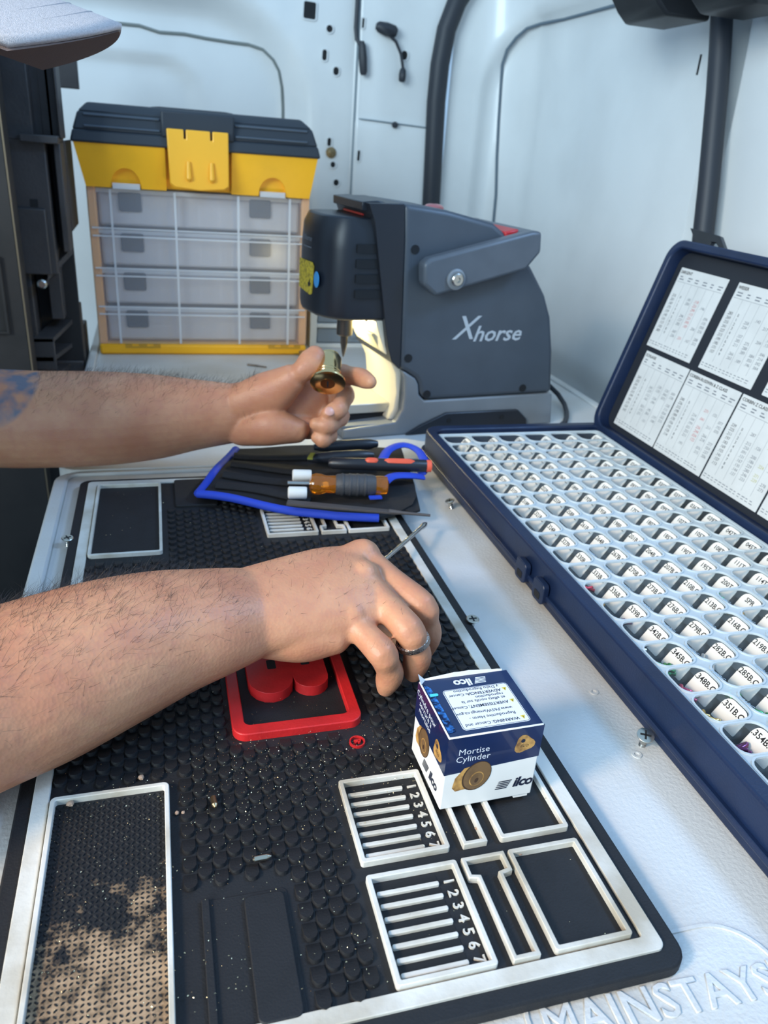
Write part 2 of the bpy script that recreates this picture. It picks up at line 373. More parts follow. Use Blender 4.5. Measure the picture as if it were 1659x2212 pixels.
# ------------------------------------------------------------------ pinning mat
matE = empty('pinning_mat', (0, .27, TZ), 'black rubber pinning mat with white trays and red lettered logo', 'work mat')
I = Matrix.Translation((0, -.27, -TZ))
Z0 = -.0015                    # mat floor
MX0, MX1, MY0, MY1 = -.146, .146, -.008, .555
b = MB(); b.prism(rrect(MX0, MX1, MY0, MY1, .010), TZ + .0002, Z0, I); b.build('base', black_rubber, matE, bevel=.0012)
b = MB(); b.ring(rrect(-.138, .138, 0, .5468, .004), rrect(-.1300, .1300, .0072, .5396, .0015), Z0 - .001, Z0 + .0016, I); b.build('border', white_rubber, matE, bevel=.0004)
def tray(x0, x1, y0, y1, r=.0015, w=.0024, h=.0036):
    b = MB(); b.ring(rrect(x0, x1, y0, y1, r), rrect(x0 + w, x1 - w, y0 + w, y1 - w, r * .4), Z0 - .001, Z0 + h, I); return b.build('tray_wall', white_rubber, matE, bevel=.0004)
NUM = frameM
def numtray(y0, y1, flip=False):
    x0, x1 = .0158, .0609
    tray(x0, x1, y0, y1)
    ym = y1 - .0095; st = (y1 - y0 - .0145) / 6
    for k in range(7):
        y = ym - k * st
        MB().prism(rrect(x0 + .0033, x0 + .0335, y - .0011, y + .0011, .0008), Z0 - .0005, Z0 + .0018, I).build('divider_bar', white_rubber, matE, bevel=.0004)
        text('numeral', str(k + 1), .0072, I @ frameM((x0 + .0385, y + .0005, Z0), (0, -1, 0), (1, 0, 0)), white_rubber, matE, extrude=.0009, bold=.012)
        MB().prism(rrect(x0 + .0033, x0 + .0335, y + .0016, y + st - .0018, .0004), Z0 - .0005, Z0 + .0003, I).build('slot_floor', mat('slot rubber', C(16, 17, 20), .75), matE)
def ttray(y0, y1, top):
    # narrow slot that widens at one end
    xa, xb, xc, xd = .0635, .0678, .0807, .0860; e = .0125; ya, yb = (y1 - e, y1) if top else (y0, y0 + e)
    P = [(xb, y0), (xc, y0), (xc, ya), (xd, ya + .001), (xd, y1), (xa, y1), (xa, ya + .001), (xb, ya)] if top else [(xa, y0), (xd, y0), (xd, yb - .001), (xc, yb), (xc, y1), (xb, y1), (xb, yb), (xa, yb - .001)]
    MB().ring(P, offset_poly(P, -.0021), Z0 - .001, Z0 + .0036, I).build('tray_wall', white_rubber, matE, bevel=.0005)
for (y0, y1, top) in ((.0081, .0622, True), (.0692, .123, True), (.4125, .4665, False), (.4735, .5365, False)):
    numtray(y0, y1); ttray(y0, y1, top); tray(.0878, .1258, y0, y1)
tray(-.1291, -.0714, .0085, .1395, .003)
tray(-.1291, -.0714, .3945, .5357, .003)
# tread floor of the two long trays, and the dust in the near one
tread = MB()
def oblong(b, x, y, z, L, w, h, a):
    ca, sa = math.cos(a), math.sin(a); P = []
    for k in range(6):
        t = 2 * PI * k / 6; P.append((L * math.cos(t), w * math.sin(t)))
    vs = [(x + p * ca - q * sa, y + p * sa + q * ca, z) for p, q in P] + [(x + .6 * (p * ca - q * sa), y + .6 * (p * sa + q * ca), z + h) for p, q in P]
    b.add(vs, [(6, 7, 8, 9, 10, 11)] + [(i, (i + 1) % 6, 6 + (i + 1) % 6, 6 + i) for i in range(6)], I)
for i in range(22):
    for j in range(52):
        x = -.1260 + i * .00245; y = .0125 + j * .00245
        if x < -.0745 and y < .1365: oblong(tread, x, y, Z0, .0013, .0006, .0007, PI / 4 if (i + j) % 2 else -PI / 4)
tag(tread.build('tread_floor', black_rubber, matE), 'fine diamond tread in the long tray floor', kind='stuff')
# bumps all over the mat floor
bm_ = MB(); blocked = [(-.1325, -.0680, .004, .144), (-.1325, -.068, .39, .54), (.0125, .1300, .004, .1275), (.0125, .13, .408, .54), (-.0375, .0430, .1635, .352), (-.062, -.019, .002, .072), (.026, .041, .146, .160)]
blocked.append((-.062, -.019, .48, .545))
cols = 37
for i in range(cols):
    x = -.1262 + i * .00702
    for j in range(53):
        y = .011 + j * .0102 + (.0051 if i % 2 else 0)
        if y > .536 or any(a - .002 < x < b2 + .002 and c - .002 < y < d + .002 for a, b2, c, d in blocked): continue
        w, L, h = .0034, .0049, .0023
        pts = [(-w, L), (w, L), (w, -L * .35), (w * .6, -L * .85), (0, -L), (-w * .6, -L * .85), (-w, -L * .35)]
        vs = [(x + p, y + q, Z0 - .0002) for p, q in pts] + [(x + p * .88, y + q * .92, Z0 + h * (1 - .9 * (q + L) / (2 * L)) ) for p, q in pts]
        bm_.add(vs, [(7, 8, 9, 10, 11, 12, 13)] + [(k, (k + 1) % 7, 7 + (k + 1) % 7, 7 + k) for k in range(7)], I)
tag(bm_.build('scale_bumps', black_rubber, matE, smooth=50), 'rows of moulded rubber scales', kind='stuff')
# smooth stepped pad near the viewer
for (x0, x1, z) in ((-.0590, -.0205, .0004), (-.0405, -.0225, .0024)):
    MB().prism(rrect(x0, x1, .006, .0665 if x0 < -.05 else .0635, .003), Z0 - .0005, Z0 + z, I).build('smooth_pad', black_rubber, matE, bevel=.0005)
MB().prism(rrect(-.0590, -.0555, .006, .0665, .001), Z0, Z0 + .0020, I).build('smooth_pad_rib', black_rubber, matE, bevel=.0004)
MB().prism(rrect(-.0590, -.0205, .482, .5425, .003), Z0 - .0005, Z0 + .0022, I).build('smooth_pad', black_rubber, matE, bevel=.0005)
# red logo: rounded frame with raised letters reading towards the viewer
LG = matE
MB().ring(rrect(-.0355, .0405, .1655, .350, .008, 8), rrect(-.0285, .0335, .1735, .342, .004, 8), Z0 - .001, Z0 + .0052, I).build('logo_frame', red_rubber, LG, bevel=.0006)
MB().prism(rrect(-.0285, .0335, .1735, .342, .004), Z0 - .001, Z0 + .0004, I).build('logo_floor', black_rubber, LG)
def letter_B():
    P = []
    # up = +x, reading = -y ; lobes at small y
    x0, x1, xm, y0, y1 = -.0225, .0275, .0055, .196, .245
    P = [(x0, y1)]
    for k in range(9):       # big lobe (foot of the letter)
        a = math.radians(180 + 180 * k / 8); P.append((-.0085 + .014 * math.cos(a), y0 + .015 + .015 * math.sin(a)))
    for k in range(9):
        a = math.radians(180 + 180 * k / 8); P.append((xm + .0110 + .011 * math.cos(a), y0 + .013 + .011 * math.sin(a)))
    P.append((x1, y1)); return P
MB().prism(letter_B(), Z0 - .0005, Z0 + .0075, I).build('logo_letter', red_rubber, LG, bevel=.0007)
for (x, y) in ((-.0065, .2235), (.0150, .2245)):
    MB().prism(rrect(x - .0028, x + .0028, y - .0035, y + .006, .001), Z0 + .0070, Z0 + .00755, I).build('letter_counter', hole_mat, LG)
# the letters before it (mostly under the forearm)
MB().prism([(-.0225, .293), (-.0225, .284), (-.012, .281), (-.012, .265), (-.0225, .261), (-.0225, .251), (.0275, .267), (.0275, .277)], Z0 - .0005, Z0 + .0075, I).build('logo_letter', red_rubber, LG, bevel=.0007)
MB().prism([(-.0225, .332), (.0275, .332), (.0275, .322), (-.0115, .322), (-.0115, .299), (-.0225, .299)], Z0 - .0005, Z0 + .0075, I).build('logo_letter', red_rubber, LG, bevel=.0007)
circ = lambda r, n=24: [(r * math.cos(2 * PI * k / n), r * math.sin(2 * PI * k / n)) for k in range(n)]
Mr = I @ frameM((.0335, .1525, Z0), (0, -1, 0), (1, 0, 0))
MB().ring(circ(.0046), circ(.0038), 0, .0016, Mr).build('registered_ring', red_rubber, LG)
text('registered_letter', 'R', .0058, Mr, red_rubber, LG, extrude=.0016, bold=.01)
# loose pins and filings lying on the mat
def loose_pin(label, x, y, z, d, L, r, m):
    M = axisM((0, 0, 0), d)
    o = MB().lathe([(r * .4, -L / 2), (r, -L / 2 + r * .6), (r, L * .28), (r * .93, L * .29), (r, L * .3), (r * .35, L / 2)], 14, M).build('lock_pin', m, None, smooth=True)
    o.location = (x, y, z); return tag(o, label, 'lock pin')
pin_steel = mat('nickel pin', C(205, 196, 176), .25, 1)
loose_pin('dull brass lock pin lying in line with the mat bumps', -.0495, .1205, .0022, (.08, -1, .1), .0085, .00155, mat('dull brass pin', C(172, 150, 118), .35, 1))
loose_pin('pale nickel lock pin lying crosswise on the black mat', -.030, .0815, .0022, (1, .02, .02), .0088, .00145, pin_steel)
crumb_mat = mat('tan crumb', C(166, 140, 120), .9)
crumbs = [(-.1195, .1355, .0020), (-.0855, .1470, .0018), (-.090, .1455, .0012), (.0795, .0790, .0016), (-.068, .1195, .0012), (-.0650, .1190, .0011), (.0945, .0605, .0013)]
for k, (x, y, r) in enumerate(crumbs):
    b = MB(); n = 7
    b.lathe([(r * .5, -r * .5), (r, -.1 * r), (r * .8, r * .4), (r * .25, r * .6)], n); b.v = [(p[0] * rnd.uniform(.8, 1.2), p[1] * rnd.uniform(.8, 1.2), p[2]) for p in b.v]
    o = b.build('debris_crumb', crumb_mat); o.location = (x, y, Z0 + r * .5 + .0005)
    tag(o, ['tan crumb in the top left corner of the near long tray', 'largest tan crumb just beyond the near long tray', 'smaller crumb beyond the near long tray rim', 'brown crumb in the narrow slot beside the printed box',
            'tiny crumb right of the near long tray corner', 'tiny crumb by the mat bumps near the long tray', 'pale crumb in the corner of the near square tray'][k], 'debris')
fil = MB(); rr = random.Random(3)
for k in range(1700):
    c = rr.random()
    if c < .45: x, y = rr.uniform(-.06, .06), rr.gauss(.14, .022)
    elif c < .8: x, y = rr.uniform(-.127, .012), rr.uniform(.01, .15)
    else: x, y = rr.uniform(-.125, .125), rr.uniform(.01, .53)
    if not (-.13 < x < .13 and .008 < y < .538): continue
    s = rr.uniform(.00012, .00044); z = Z0 + .0019 + rr.uniform(0, .0003)
    a = rr.uniform(0, 6.28); M = I @ Matrix.Translation((x, y, z)) @ Matrix.Rotation(a, 4, 'Z') @ Matrix.Rotation(rr.uniform(-.7, .7), 4, 'X')
    fil.add([(-s, -s * .5, 0), (s, -s * .4, 0), (s * .7, s * .6, 0), (-s * .6, s * .5, s * .5)], [(0, 1, 2, 3)], M)
fo = fil.build('metal_filings', mat('bright filings', C(235, 215, 170), .3, 1)); 
fo.location = (0, .27, TZ); tag(fo, 'tiny bright metal filings scattered over the black mat', 'filings', kind='stuff')

def dust_material():
    m = bpy.data.materials.new('tan dust'); m.use_nodes = True; nt = m.node_tree; b = nt.nodes['Principled BSDF']
    b.inputs['Base Color'].default_value = C(176, 148, 118); b.inputs['Roughness'].default_value = .95
    tc = nt.nodes.new('ShaderNodeTexCoord'); n = nt.nodes.new('ShaderNodeTexNoise'); n.inputs['Scale'].default_value = 55; n.inputs['Detail'].default_value = 7; n.inputs['Roughness'].default_value = .65
    nt.links.new(tc.outputs['Object'], n.inputs['Vector'])
    sx = nt.nodes.new('ShaderNodeSeparateXYZ'); nt.links.new(tc.outputs['Object'], sx.inputs[0])
    g = nt.nodes.new('ShaderNodeMapRange'); g.inputs[1].default_value = .112 - .27; g.inputs[2].default_value = .03 - .27; g.inputs[3].default_value = -.16; g.inputs[4].default_value = .14
    nt.links.new(sx.outputs['Y'], g.inputs[0])
    ad = nt.nodes.new('ShaderNodeMath'); nt.links.new(n.outputs['Fac'], ad.inputs[0]); nt.links.new(g.outputs[0], ad.inputs[1])
    r = nt.nodes.new('ShaderNodeMapRange'); r.inputs[1].default_value = .49; r.inputs[2].default_value = .66; r.inputs[4].default_value = .92; nt.links.new(ad.outputs[0], r.inputs[0])
    nt.links.new(r.outputs[0], b.inputs['Alpha']); return m
du = MB().prism(rrect(-.1265, -.0740, .0112, .1370, .001), Z0 + .0001, Z0 + .00035, I).build('dust_film', dust_material()); du.location = (0, .27, TZ)
tag(du, 'tan dust settled in the near long tray of the mat', 'dust', kind='stuff')
# ------------------------------------------------------------------ navy pin case
CX0, CX1, CY0, CY1, CZ = .2165, .456, -.075, .612, .026
case = empty('pin_case', (.336, .27, TZ), 'open navy plastic pin case with printed charts inside its raised lid', 'case')
I = Matrix.Translation((-.336, -.27, -TZ))
b = MB(); b.ring(rrect(CX0, CX1, CY0, CY1, .022, 8), rrect(CX0 + .012, CX1 - .012, CY0 + .012, CY1 - .012, .014, 8), TZ, CZ, I)
b.prism(rrect(CX0 + .003, CX1 - .003, CY0 + .003, CY1 - .003, .02, 8), TZ, TZ + .004, I)
b.build('base', navy_plastic, case, bevel=.0025, bseg=3)
b = MB(); b.ring(rrect(CX0 - .0035, CX1, CY0 - .003, CY1 + .003, .024, 8), rrect(CX0 + .004, CX1 - .004, CY0 + .004, CY1 - .004, .02, 8), TZ + .009, TZ + .0135, I)
b.build('side_ridge', navy_plastic, case, bevel=.0012)
# latch notches and feet on the near side wall
for y in (.318, .285, -.0):
    M = I @ frameM((CX0 - .003, y, TZ + .011), (0, -1, 0), (0, 0, 1))
    MB().prism(rrect(-.009, .009, -.006, .012, .004), -.002, .0035, M).build('latch_lug', navy_plastic, case, bevel=.0008)
    MB().prism(rrect(-.0045, .0045, -.003, .003, .0015), .0030, .0038, M).build('latch_slot', hole_mat, case)
tt = math.radians(15.5); H = V((.452, 0, .028)); U = V((math.sin(tt), 0, math.cos(tt))); N = V((-math.cos(tt), 0, math.sin(tt)))
def lidM(y, bb, off=0): return I @ frameM(tuple(H + U * bb + N * off + V((0, y, 0))), (0, -1, 0), tuple(U))
LM = lidM(0, 0)
# lid local frame: x = -y world, y = up the lid, z = towards the tray
lx0, lx1 = -CY1 - .003, -CY0
b = MB(); b.prism(rrect(lx0, lx1, -.012, .217, .022, 8), -.012, -.002, LM)
b.ring(rrect(lx0, lx1, -.012, .217, .022, 8), rrect(lx0 + .009, lx1 - .009, -.003, .208, .016, 8), -.012, .016, LM)
lid = b.build('lid', navy_plastic, case, bevel=.002, bseg=3)
dk = mat('dark lid lining', C(28, 32, 40), .6)
MB().prism(rrect(lx0 + .0095, lx1 - .0095, -.0025, .2075, .016, 8), -.002, .0015, LM).build('lid_lining', dk, case)
for y in (.575, .25, -.02):
    MB().tube([I @ V((.455, y + .02, .022)), I @ V((.455, y - .02, .022))], .0065, 12).build('hinge', navy_plastic, case, smooth=True)
# upstanding latch loop on the lid
P = [(-.6150, .2325), (-.5610, .2300), (-.5400, .2150), (-.5480, .2150), (-.5620, .2225), (-.5700, .2225), (-.5700, .2140), (-.5880, .2140)]
MB().prism(P, -.005, .001, LM).build('lid_latch', black_plastic, case, bevel=.0006)
paper = mat('chart paper', C(206, 207, 205), .6, var=.08, vscale=40)
pink = mat('faded red print', C(190, 120, 120), .7); grey_ink = mat('grey print', C(120, 124, 130), .7); olive = mat('faded yellow print', C(176, 174, 120), .7)
def chart(y0, b0, title, seed, w=.0815, h=.0905):
    Mq = lidM(y0, b0, .0018)
    sh = MB().prism(rrect(0, w, 0, h, .0006), 0, .0004, Mq).build('chart_sheet', paper, lid)
    r = random.Random(seed)
    t = text_mesh(title, .0046, 0.00005, .01, 'LEFT'); 
    text('chart_title', title, .0046, Mq @ Matrix.Translation((.002, h - .0045, .0005)), ink, lid, extrude=.00004, bold=.012, align='LEFT')
    cx = [.004, .019, .0315, .045, .0585, .0705]
    lines = MB()
    for x in (.016, .0285, .041, .0545, .0675): lines.box(x - .0001, x + .0001, .010, h - .0150, .0004, .00046, Mq)
    lines.box(.002, w - .002, h - .0152, h - .0149, .0004, .00046, Mq)
    tag(lines.build('chart_rules', grey_ink, lid), kind='stuff')
    heads = MB()
    for x in cx:
        for q in range(2): heads.box(x, x + r.uniform(.004, .008), h - .0100 - q * .0028, h - .0088 - q * .0028, .0004, .00046, Mq)
    for x in lsp(.002, w - .012, 12): heads.box(x, x + r.uniform(.002, .0045), .0060, .0068, .0004, .00046, Mq); heads.box(x, x + r.uniform(.002, .0045), .0036, .0043, .0004, .00046, Mq)
    tag(heads.build('chart_small_print', grey_ink, lid), kind='stuff')
    rows = 10; base = r.randint(190, 320)
    for ci, x in enumerate(cx):
        ls = []
        for k in range(rows):
            if ci == 0: ls.append('.%03d' % (base - k * 14 if base - k * 14 > 0 else 15))
            elif ci == 1: ls.append(str(k))
            elif r.random() < .62 - .1 * (ci > 3): ls.append('.%03d' % r.randint(30, 290))
            else: ls.append(' ')
        body = '\n'.join(ls)
        if not body.strip(): continue
        m = [ink, ink, grey_ink, pink if seed % 2 else grey_ink, olive if seed % 3 == 0 else grey_ink, grey_ink][ci]
        text('chart_numbers', body, .0044, Mq @ Matrix.Translation((x, h / 2 - .0055, .0005)), m if ci > 1 else mat('chart ink', C(70, 72, 78), .7), lid, extrude=.00003, align='LEFT', line=1.02)
chart(.5955, .1000, 'SARGENT', 1); chart(.4985, .1000, 'WEISER', 2); chart(.4015, .1000, 'YALE', 3)
chart(.5900, .0040, 'SCHLAGE', 4); chart(.5065, .0040, 'CORBIN-RUSSWIN & Z CLASS', 5); chart(.4225, .0040, 'CORBIN Z CLASS', 6); chart(.3385, .0040, 'KWIKSET', 7)
chart(.3045, .1000, 'ARROW', 8); chart(.2545, .0040, 'FALCON', 9)

# ------------------------------------------------------------------ clear tray of pins
trayE = empty('pin_tray', (.327, .28, .004), 'clear plastic pin tray with six columns of labelled compartments', 'tray')
I = Matrix.Translation((-.327, -.28, -.004))
clear = mat('cloudy clear plastic', C(205, 218, 222), .18, alpha=.07, spec=.6)
clear_rim = mat('clear plastic rim', C(214, 224, 228), .16, alpha=.62, spec=.7)
card = mat('label card', C(236, 234, 228), .7)
PX, PY, NC, NR = .0328, .0268, 6, 23
tx0, ty1, tz = .2300, .5840, .0235
def cup_mesh():
    b = MB(); n = 4
    O_ = [(-PX / 2, -PY / 2), (PX / 2, -PY / 2), (PX / 2, PY / 2), (-PX / 2, PY / 2)]
    R1 = rrect(-PX / 2 + .0012, PX / 2 - .0022, -PY / 2 + .0010, PY / 2 - .0010, .0080, n)
    R2 = rrect(-PX / 2 + .0024, PX / 2 - .0034, -PY / 2 + .0020, PY / 2 - .0020, .0065, n); m = len(R1)
    dp = -.0150
    b.add([(x, y, -.0005) for x, y in R1] + [(x, y, dp) for x, y in R2], [(i, (i + 1) % m, m + (i + 1) % m, m + i) for i in range(m)] + [tuple(range(m, 2 * m))])
    return b.mesh('cup', clear, 40)
def lip_mesh():
    b = MB(); R1 = rrect(-PX / 2 + .0012, PX / 2 - .0022, -PY / 2 + .0010, PY / 2 - .0010, .0080, 4)
    b.ring(rrect(-PX / 2, PX / 2, -PY / 2, PY / 2, .0001, 4), R1, -.0009, .0); b.ring(offset_poly(R1, .0009), offset_poly(R1, -.0004), -.0004, .0009); return b.mesh('cup_lip', clear_rim, 30)
CA, CB = V((.0045, 0, -.0146)), V((PX / 2 - .0030, 0, -.0008)); CS = (CB - CA).normalized(); CL = (CB - CA).length
def card_mesh():
    # label card leaning steeply from the cup floor up to the right-hand rim
    P = rrect(-PY / 2 + .0030, PY / 2 - .0030, 0, CL, [.006, .006, .001, .001], 4)
    M = frameM(tuple(CA), (0, -1, 0), tuple(CS)); me = MB().prism(P, 0, .0004, M).mesh('label_card', card); me.materials.append(mat('dark card backing', C(66, 68, 70), .7)); me.polygons[0].material_index = 1; return me
cm, lm, km = cup_mesh(), lip_mesh(), card_mesh()
cups = {}
def lab(c, k):
    if c == 0: return '.%03dB.C' % (351 - 3 * (17 - k))
    if c == 1: return '.%03dB.C.' % (282 - 3 * (15 - k))
    if c == 2: return '.%03dB.C.' % (216 - 3 * (14 - k))
    if c == 3: return 'SPR' if k == 13 else ('%03dT' % (200 - 5 * (12 - k)) if k < 13 else '.%03dB.C.' % (165 + 3 * (k - 14)))
    if c == 4: return '%03dT' % (111 - 3 * (11 - k))
    return '%03dT' % max(12, 48 - 3 * (11 - k))
sleeve = mat('dark cup floor', C(70, 74, 76), .6)
hand_ink = mat('pale blue marker', C(150, 176, 196), .6)
for c in range(NC):
    for k in range(NR):
        x, y = tx0 + PX * (c + .5), ty1 - PY * (k + .5)
        if y - PY / 2 < CY0 + .012: continue
        o = link('cup', cm, trayE); o.matrix_basis = I @ Matrix.Translation((x, y, tz)); cups[(c, k)] = (x, y)
        l = link('cup_lip', lm, o); q = link('label_card', km, o)
        text('label_text', lab(c, k), .0056, frameM(tuple(CA + CS * (CL * .70)), (0, -1, 0), tuple(CS)) @ Matrix.Translation((-.0012, 0, .0005)), ink, o, extrude=.00003, bold=.014)
        if c < 4 and k > 9: text('marker_note', lab(c, k).replace('.', ''), .0042, frameM((PX / 2 + .0005, .001, .0011), (.15, -1, 0), (1, .15, 0)), hand_ink, o, extrude=.00002, shear=.4)
ye = ty1 - PY * NR
R0 = rrect(tx0 - .0035, tx0 + PX * NC + .0035, CY0 + .014, ty1 + .0035, .006)
b = MB(); b.ring(R0, offset_poly(R0, -.0032), tz - .002, tz + .0012, I); b.build('tray_rim', clear_rim, trayE, bevel=.0005)
MB().box(CX0 + .013, CX1 - .013, CY0 + .013, CY1 - .013, TZ + .0042, TZ + .0062, I).build('tray_underlay', mat('tray underlay', C(44, 47, 50), .7), trayE)
# the coloured pins lying in the nearer cups
pin_cols = {'brass': C(206, 172, 104), 'pink': C(186, 84, 108), 'green': C(70, 150, 96), 'silver': C(196, 198, 198), 'purple': C(116, 66, 100), 'red': C(190, 40, 60), 'gold': C(196, 170, 110)}
pm = {}
for n_, c_ in pin_cols.items():
    L = .0075; r = .00145
    pm[n_] = MB().lathe([(r * .5, -L / 2), (r, -L / 2 + r * .5), (r, L / 2 - r * .3), (r * .8, L / 2)], 10).mesh('lock_pin', mat(n_ + ' pin metal', c_, .28, .85), 40)
for (c, k, col_, n_, adj) in [(0, 17, 'brass', 11, 'brass-coloured'), (0, 18, 'purple', 10, 'dark purple'), (0, 16, 'pink', 11, 'pink'), (0, 15, 'green', 9, 'green'), (0, 14, 'silver', 4, 'silver'), (0, 13, 'purple', 6, 'purple'),
                              (0, 12, 'gold', 6, 'gold'), (0, 11, 'red', 4, 'red'), (1, 15, 'silver', 9, 'silver'), (1, 16, 'green', 7, 'green'), (0, 19, 'silver', 6, 'silver'), (1, 17, 'green', 6, 'green'), (3, 12, 'green', 4, 'green'), (4, 6, 'purple', 4, 'dark red'), (3, 13, 'brass', 5, 'coppery')]:
    if (c, k) not in cups: continue
    x, y = cups[(c, k)]; nm = lab(c, k).strip('.')
    for q in range(n_):
        o = link('lock_pin', pm[col_]); lv = q // 5
        a = rnd.uniform(-1, 1); el = rnd.uniform(-.12, .3)
        px_ = x + rnd.uniform(-.0075, .0025); py_ = y + rnd.uniform(-.0045, .0070)
        o.matrix_world = axisM((px_, py_, tz - .0134 + lv * .0026 + abs(el) * .003), (math.cos(a) * math.cos(el), math.sin(a) * math.cos(el), math.sin(el)))
        tag(o, '%s lock pin lying in the tray compartment marked %s' % (adj, nm), 'lock pin', '%s pins in compartment %s' % (adj, nm))

# ------------------------------------------------------------------ mortise cylinder box
bx = empty('cylinder_box', (.0885, .116, .0022), 'small blue and white printed box standing on the mat', 'box', rz=math.radians(1.5))
BW, BD, BH = .0525, .0460, .0478
navy = mat('navy card print', C(14, 36, 78), .28, var=.15, vscale=60, coat=.4)
wcard = mat('white card', C(228, 226, 222), .4, var=.06, vscale=30)
hx, hy = BW / 2, BD / 2
bl = .0205                         # height of white band
body = MB().box(-hx, hx, -hy, hy, 0, BH).build('carton', wcard, bx, bevel=.0007)
e = .00012
def wrapband():
    b = MB()
    pts = [(-hx - e, -hy - e), (hx + e, -hy - e), (hx + e, hy + e), (-hx - e, hy + e)]
    lo = [.0235, .0265, .0235, .0245]
    b.add([(p[0], p[1], l) for p, l in zip(pts, lo)] + [(p[0], p[1], BH - .0006) for p in pts], [(0, 1, 5, 4), (1, 2, 6, 5), (2, 3, 7, 6), (3, 0, 4, 7)])
    b.add([(-hx + .0006, -hy + .0006, BH + e), (hx - .0006, -hy + .0006, BH + e), (hx - .0006, hy - .0006, BH + e), (-hx + .0006, hy - .0006, BH + e)], [(0, 1, 2, 3)])
    return b.build('blue_print', navy, bx)
wrapband()
FM = frameM((0, -hy - e, 0), (1, 0, 0), (0, 0, 1)); LMx = frameM((-hx - e, 0, 0), (0, -1, 0), (0, 0, 1)); TM = frameM((0, 0, BH + e), (-1, 0, 0), (0, -1, 0))
wink = mat('white print', C(224, 228, 236), .5); nink = mat('navy ink', C(20, 28, 52), .5)
brown1 = mat('printed bronze', C(120, 92, 62), .4, var=.4, vscale=120); brown2 = mat('printed dark bronze', C(70, 50, 36), .4); brown3 = mat('printed gold', C(196, 150, 84), .4, var=.4, vscale=200, var2=C(120, 84, 50))
def T(M, x, y, z=.00008): return M @ Matrix.Translation((x, y, z))
def stripes(M, s, m):
    b = MB()
    for q in range(5): b.add([(-.0070 * s + q * .0004 * s, q * .00125 * s, 0), (0 + q * .0006 * s, q * .00125 * s, 0), (.0003 * s + q * .0006 * s, (q * .00125 + .0008) * s, 0), (-.0068 * s + q * .0004 * s, (q * .00125 + .0006) * s, 0)], [(0, 1, 2, 3)], M)
    b.build('logo_stripes', m, bx)
def logo(M, s, m):
    stripes(M, s, m); text('logo_print', 'ilco', .0092 * s, M @ Matrix.Translation((.0095 * s, .0030 * s, 0)), m, bx, extrude=.00002, bold=.03, shear=.25, spacing=.92)
text('name_print', 'Mortise\nCylinder', .0055, T(FM, -.0115, .0350), wink, bx, extrude=.00002, line=.86, bold=-.008, align='CENTER')
logo(T(FM, .0105, .0075), .95, nink)
def ellipse(M, cx, cy, a, b_, rot, m, name='cylinder_print', z=.00008):
    P = [(cx + a * math.cos(t) * math.cos(rot) - b_ * math.sin(t) * math.sin(rot), cy + a * math.cos(t) * math.sin(rot) + b_ * math.sin(t) * math.cos(rot), z) for t in lsp(0, 2 * PI, 28)[:-1]]
    MB().add(P, [tuple(range(28))], M).build(name, m, bx)
def cyl_print(M, cx, cy, s, asp=1):
    MB().add([(cx - .0095 * s * asp, cy + .0005 * s, .00006), (cx - .0105 * s * asp, cy - .0060 * s, .00006), (cx - .0085 * s * asp, cy - .0085 * s, .00006), (cx + .002 * asp * s, cy - .0075 * s, .00006), (cx + .003 * asp * s, cy + .0080 * s, .00006), (cx - .0050 * asp * s, cy + .0065 * s, .00006)], [(0, 1, 2, 3, 4, 5)], M).build('cylinder_print', brown3, bx)
    ellipse(M, cx + .0025 * s * asp, cy, .0078 * s * asp, .0098 * s, -.35, brown2, z=.00008); ellipse(M, cx + .0028 * s * asp, cy + .0001, .0072 * s * asp, .0092 * s, -.35, brown1, z=.00010)
    ellipse(M, cx + .0026 * s * asp, cy - .002 * s, .0040 * s * asp, .0048 * s, -.3, brown3, z=.00012); ellipse(M, cx + .0027 * s * asp, cy - .0021 * s, .0034 * s * asp, .0042 * s, -.3, brown1, z=.00014)
    ellipse(M, cx + .0027 * s * asp, cy - .003 * s, .0010 * s * asp, .0017 * s, -.3, brown2, z=.00016)
cyl_print(FM, -.0105, .0200, 1.0)
def key_print(M, cx, cy, s, asp=1):
    P = []
    for q in range(20):
        a = 2 * PI * q / 20; r = .0055 * s * (1 + .16 * math.cos(3 * a + .6)); P.append((cx + r * math.cos(a) * asp, cy + r * math.sin(a), .0001))
    MB().add(P, [tuple(range(20))], M).build('key_print', brown3, bx); ellipse(M, cx - .001 * s * asp, cy + .0022 * s, .0012 * s * asp, .0012 * s, 0, nink, 'key_print', .00013)
    text('key_lettering', 'ilco', .0034 * s, M @ Matrix.Translation((cx, cy - .0010 * s, .00014)), brown2, bx, extrude=.00001, shear=.3)
key_print(FM, .0165, .0365, 1.0)
# left side face
text('name_print', 'Cylindre pour\nserrure à\nmortaise', .0050, T(LMx, -.0085, .0370) @ Matrix.Rotation(-.04, 4, 'Z'), wink, bx, extrude=.00002, line=.84, align='CENTER', bold=-.006)
cyl_print(LMx, -.0085, .0195, .95, 1.0); key_print(LMx, .0120, .0300, 1.0); logo(T(LMx, .0015, .0055), .95, nink)
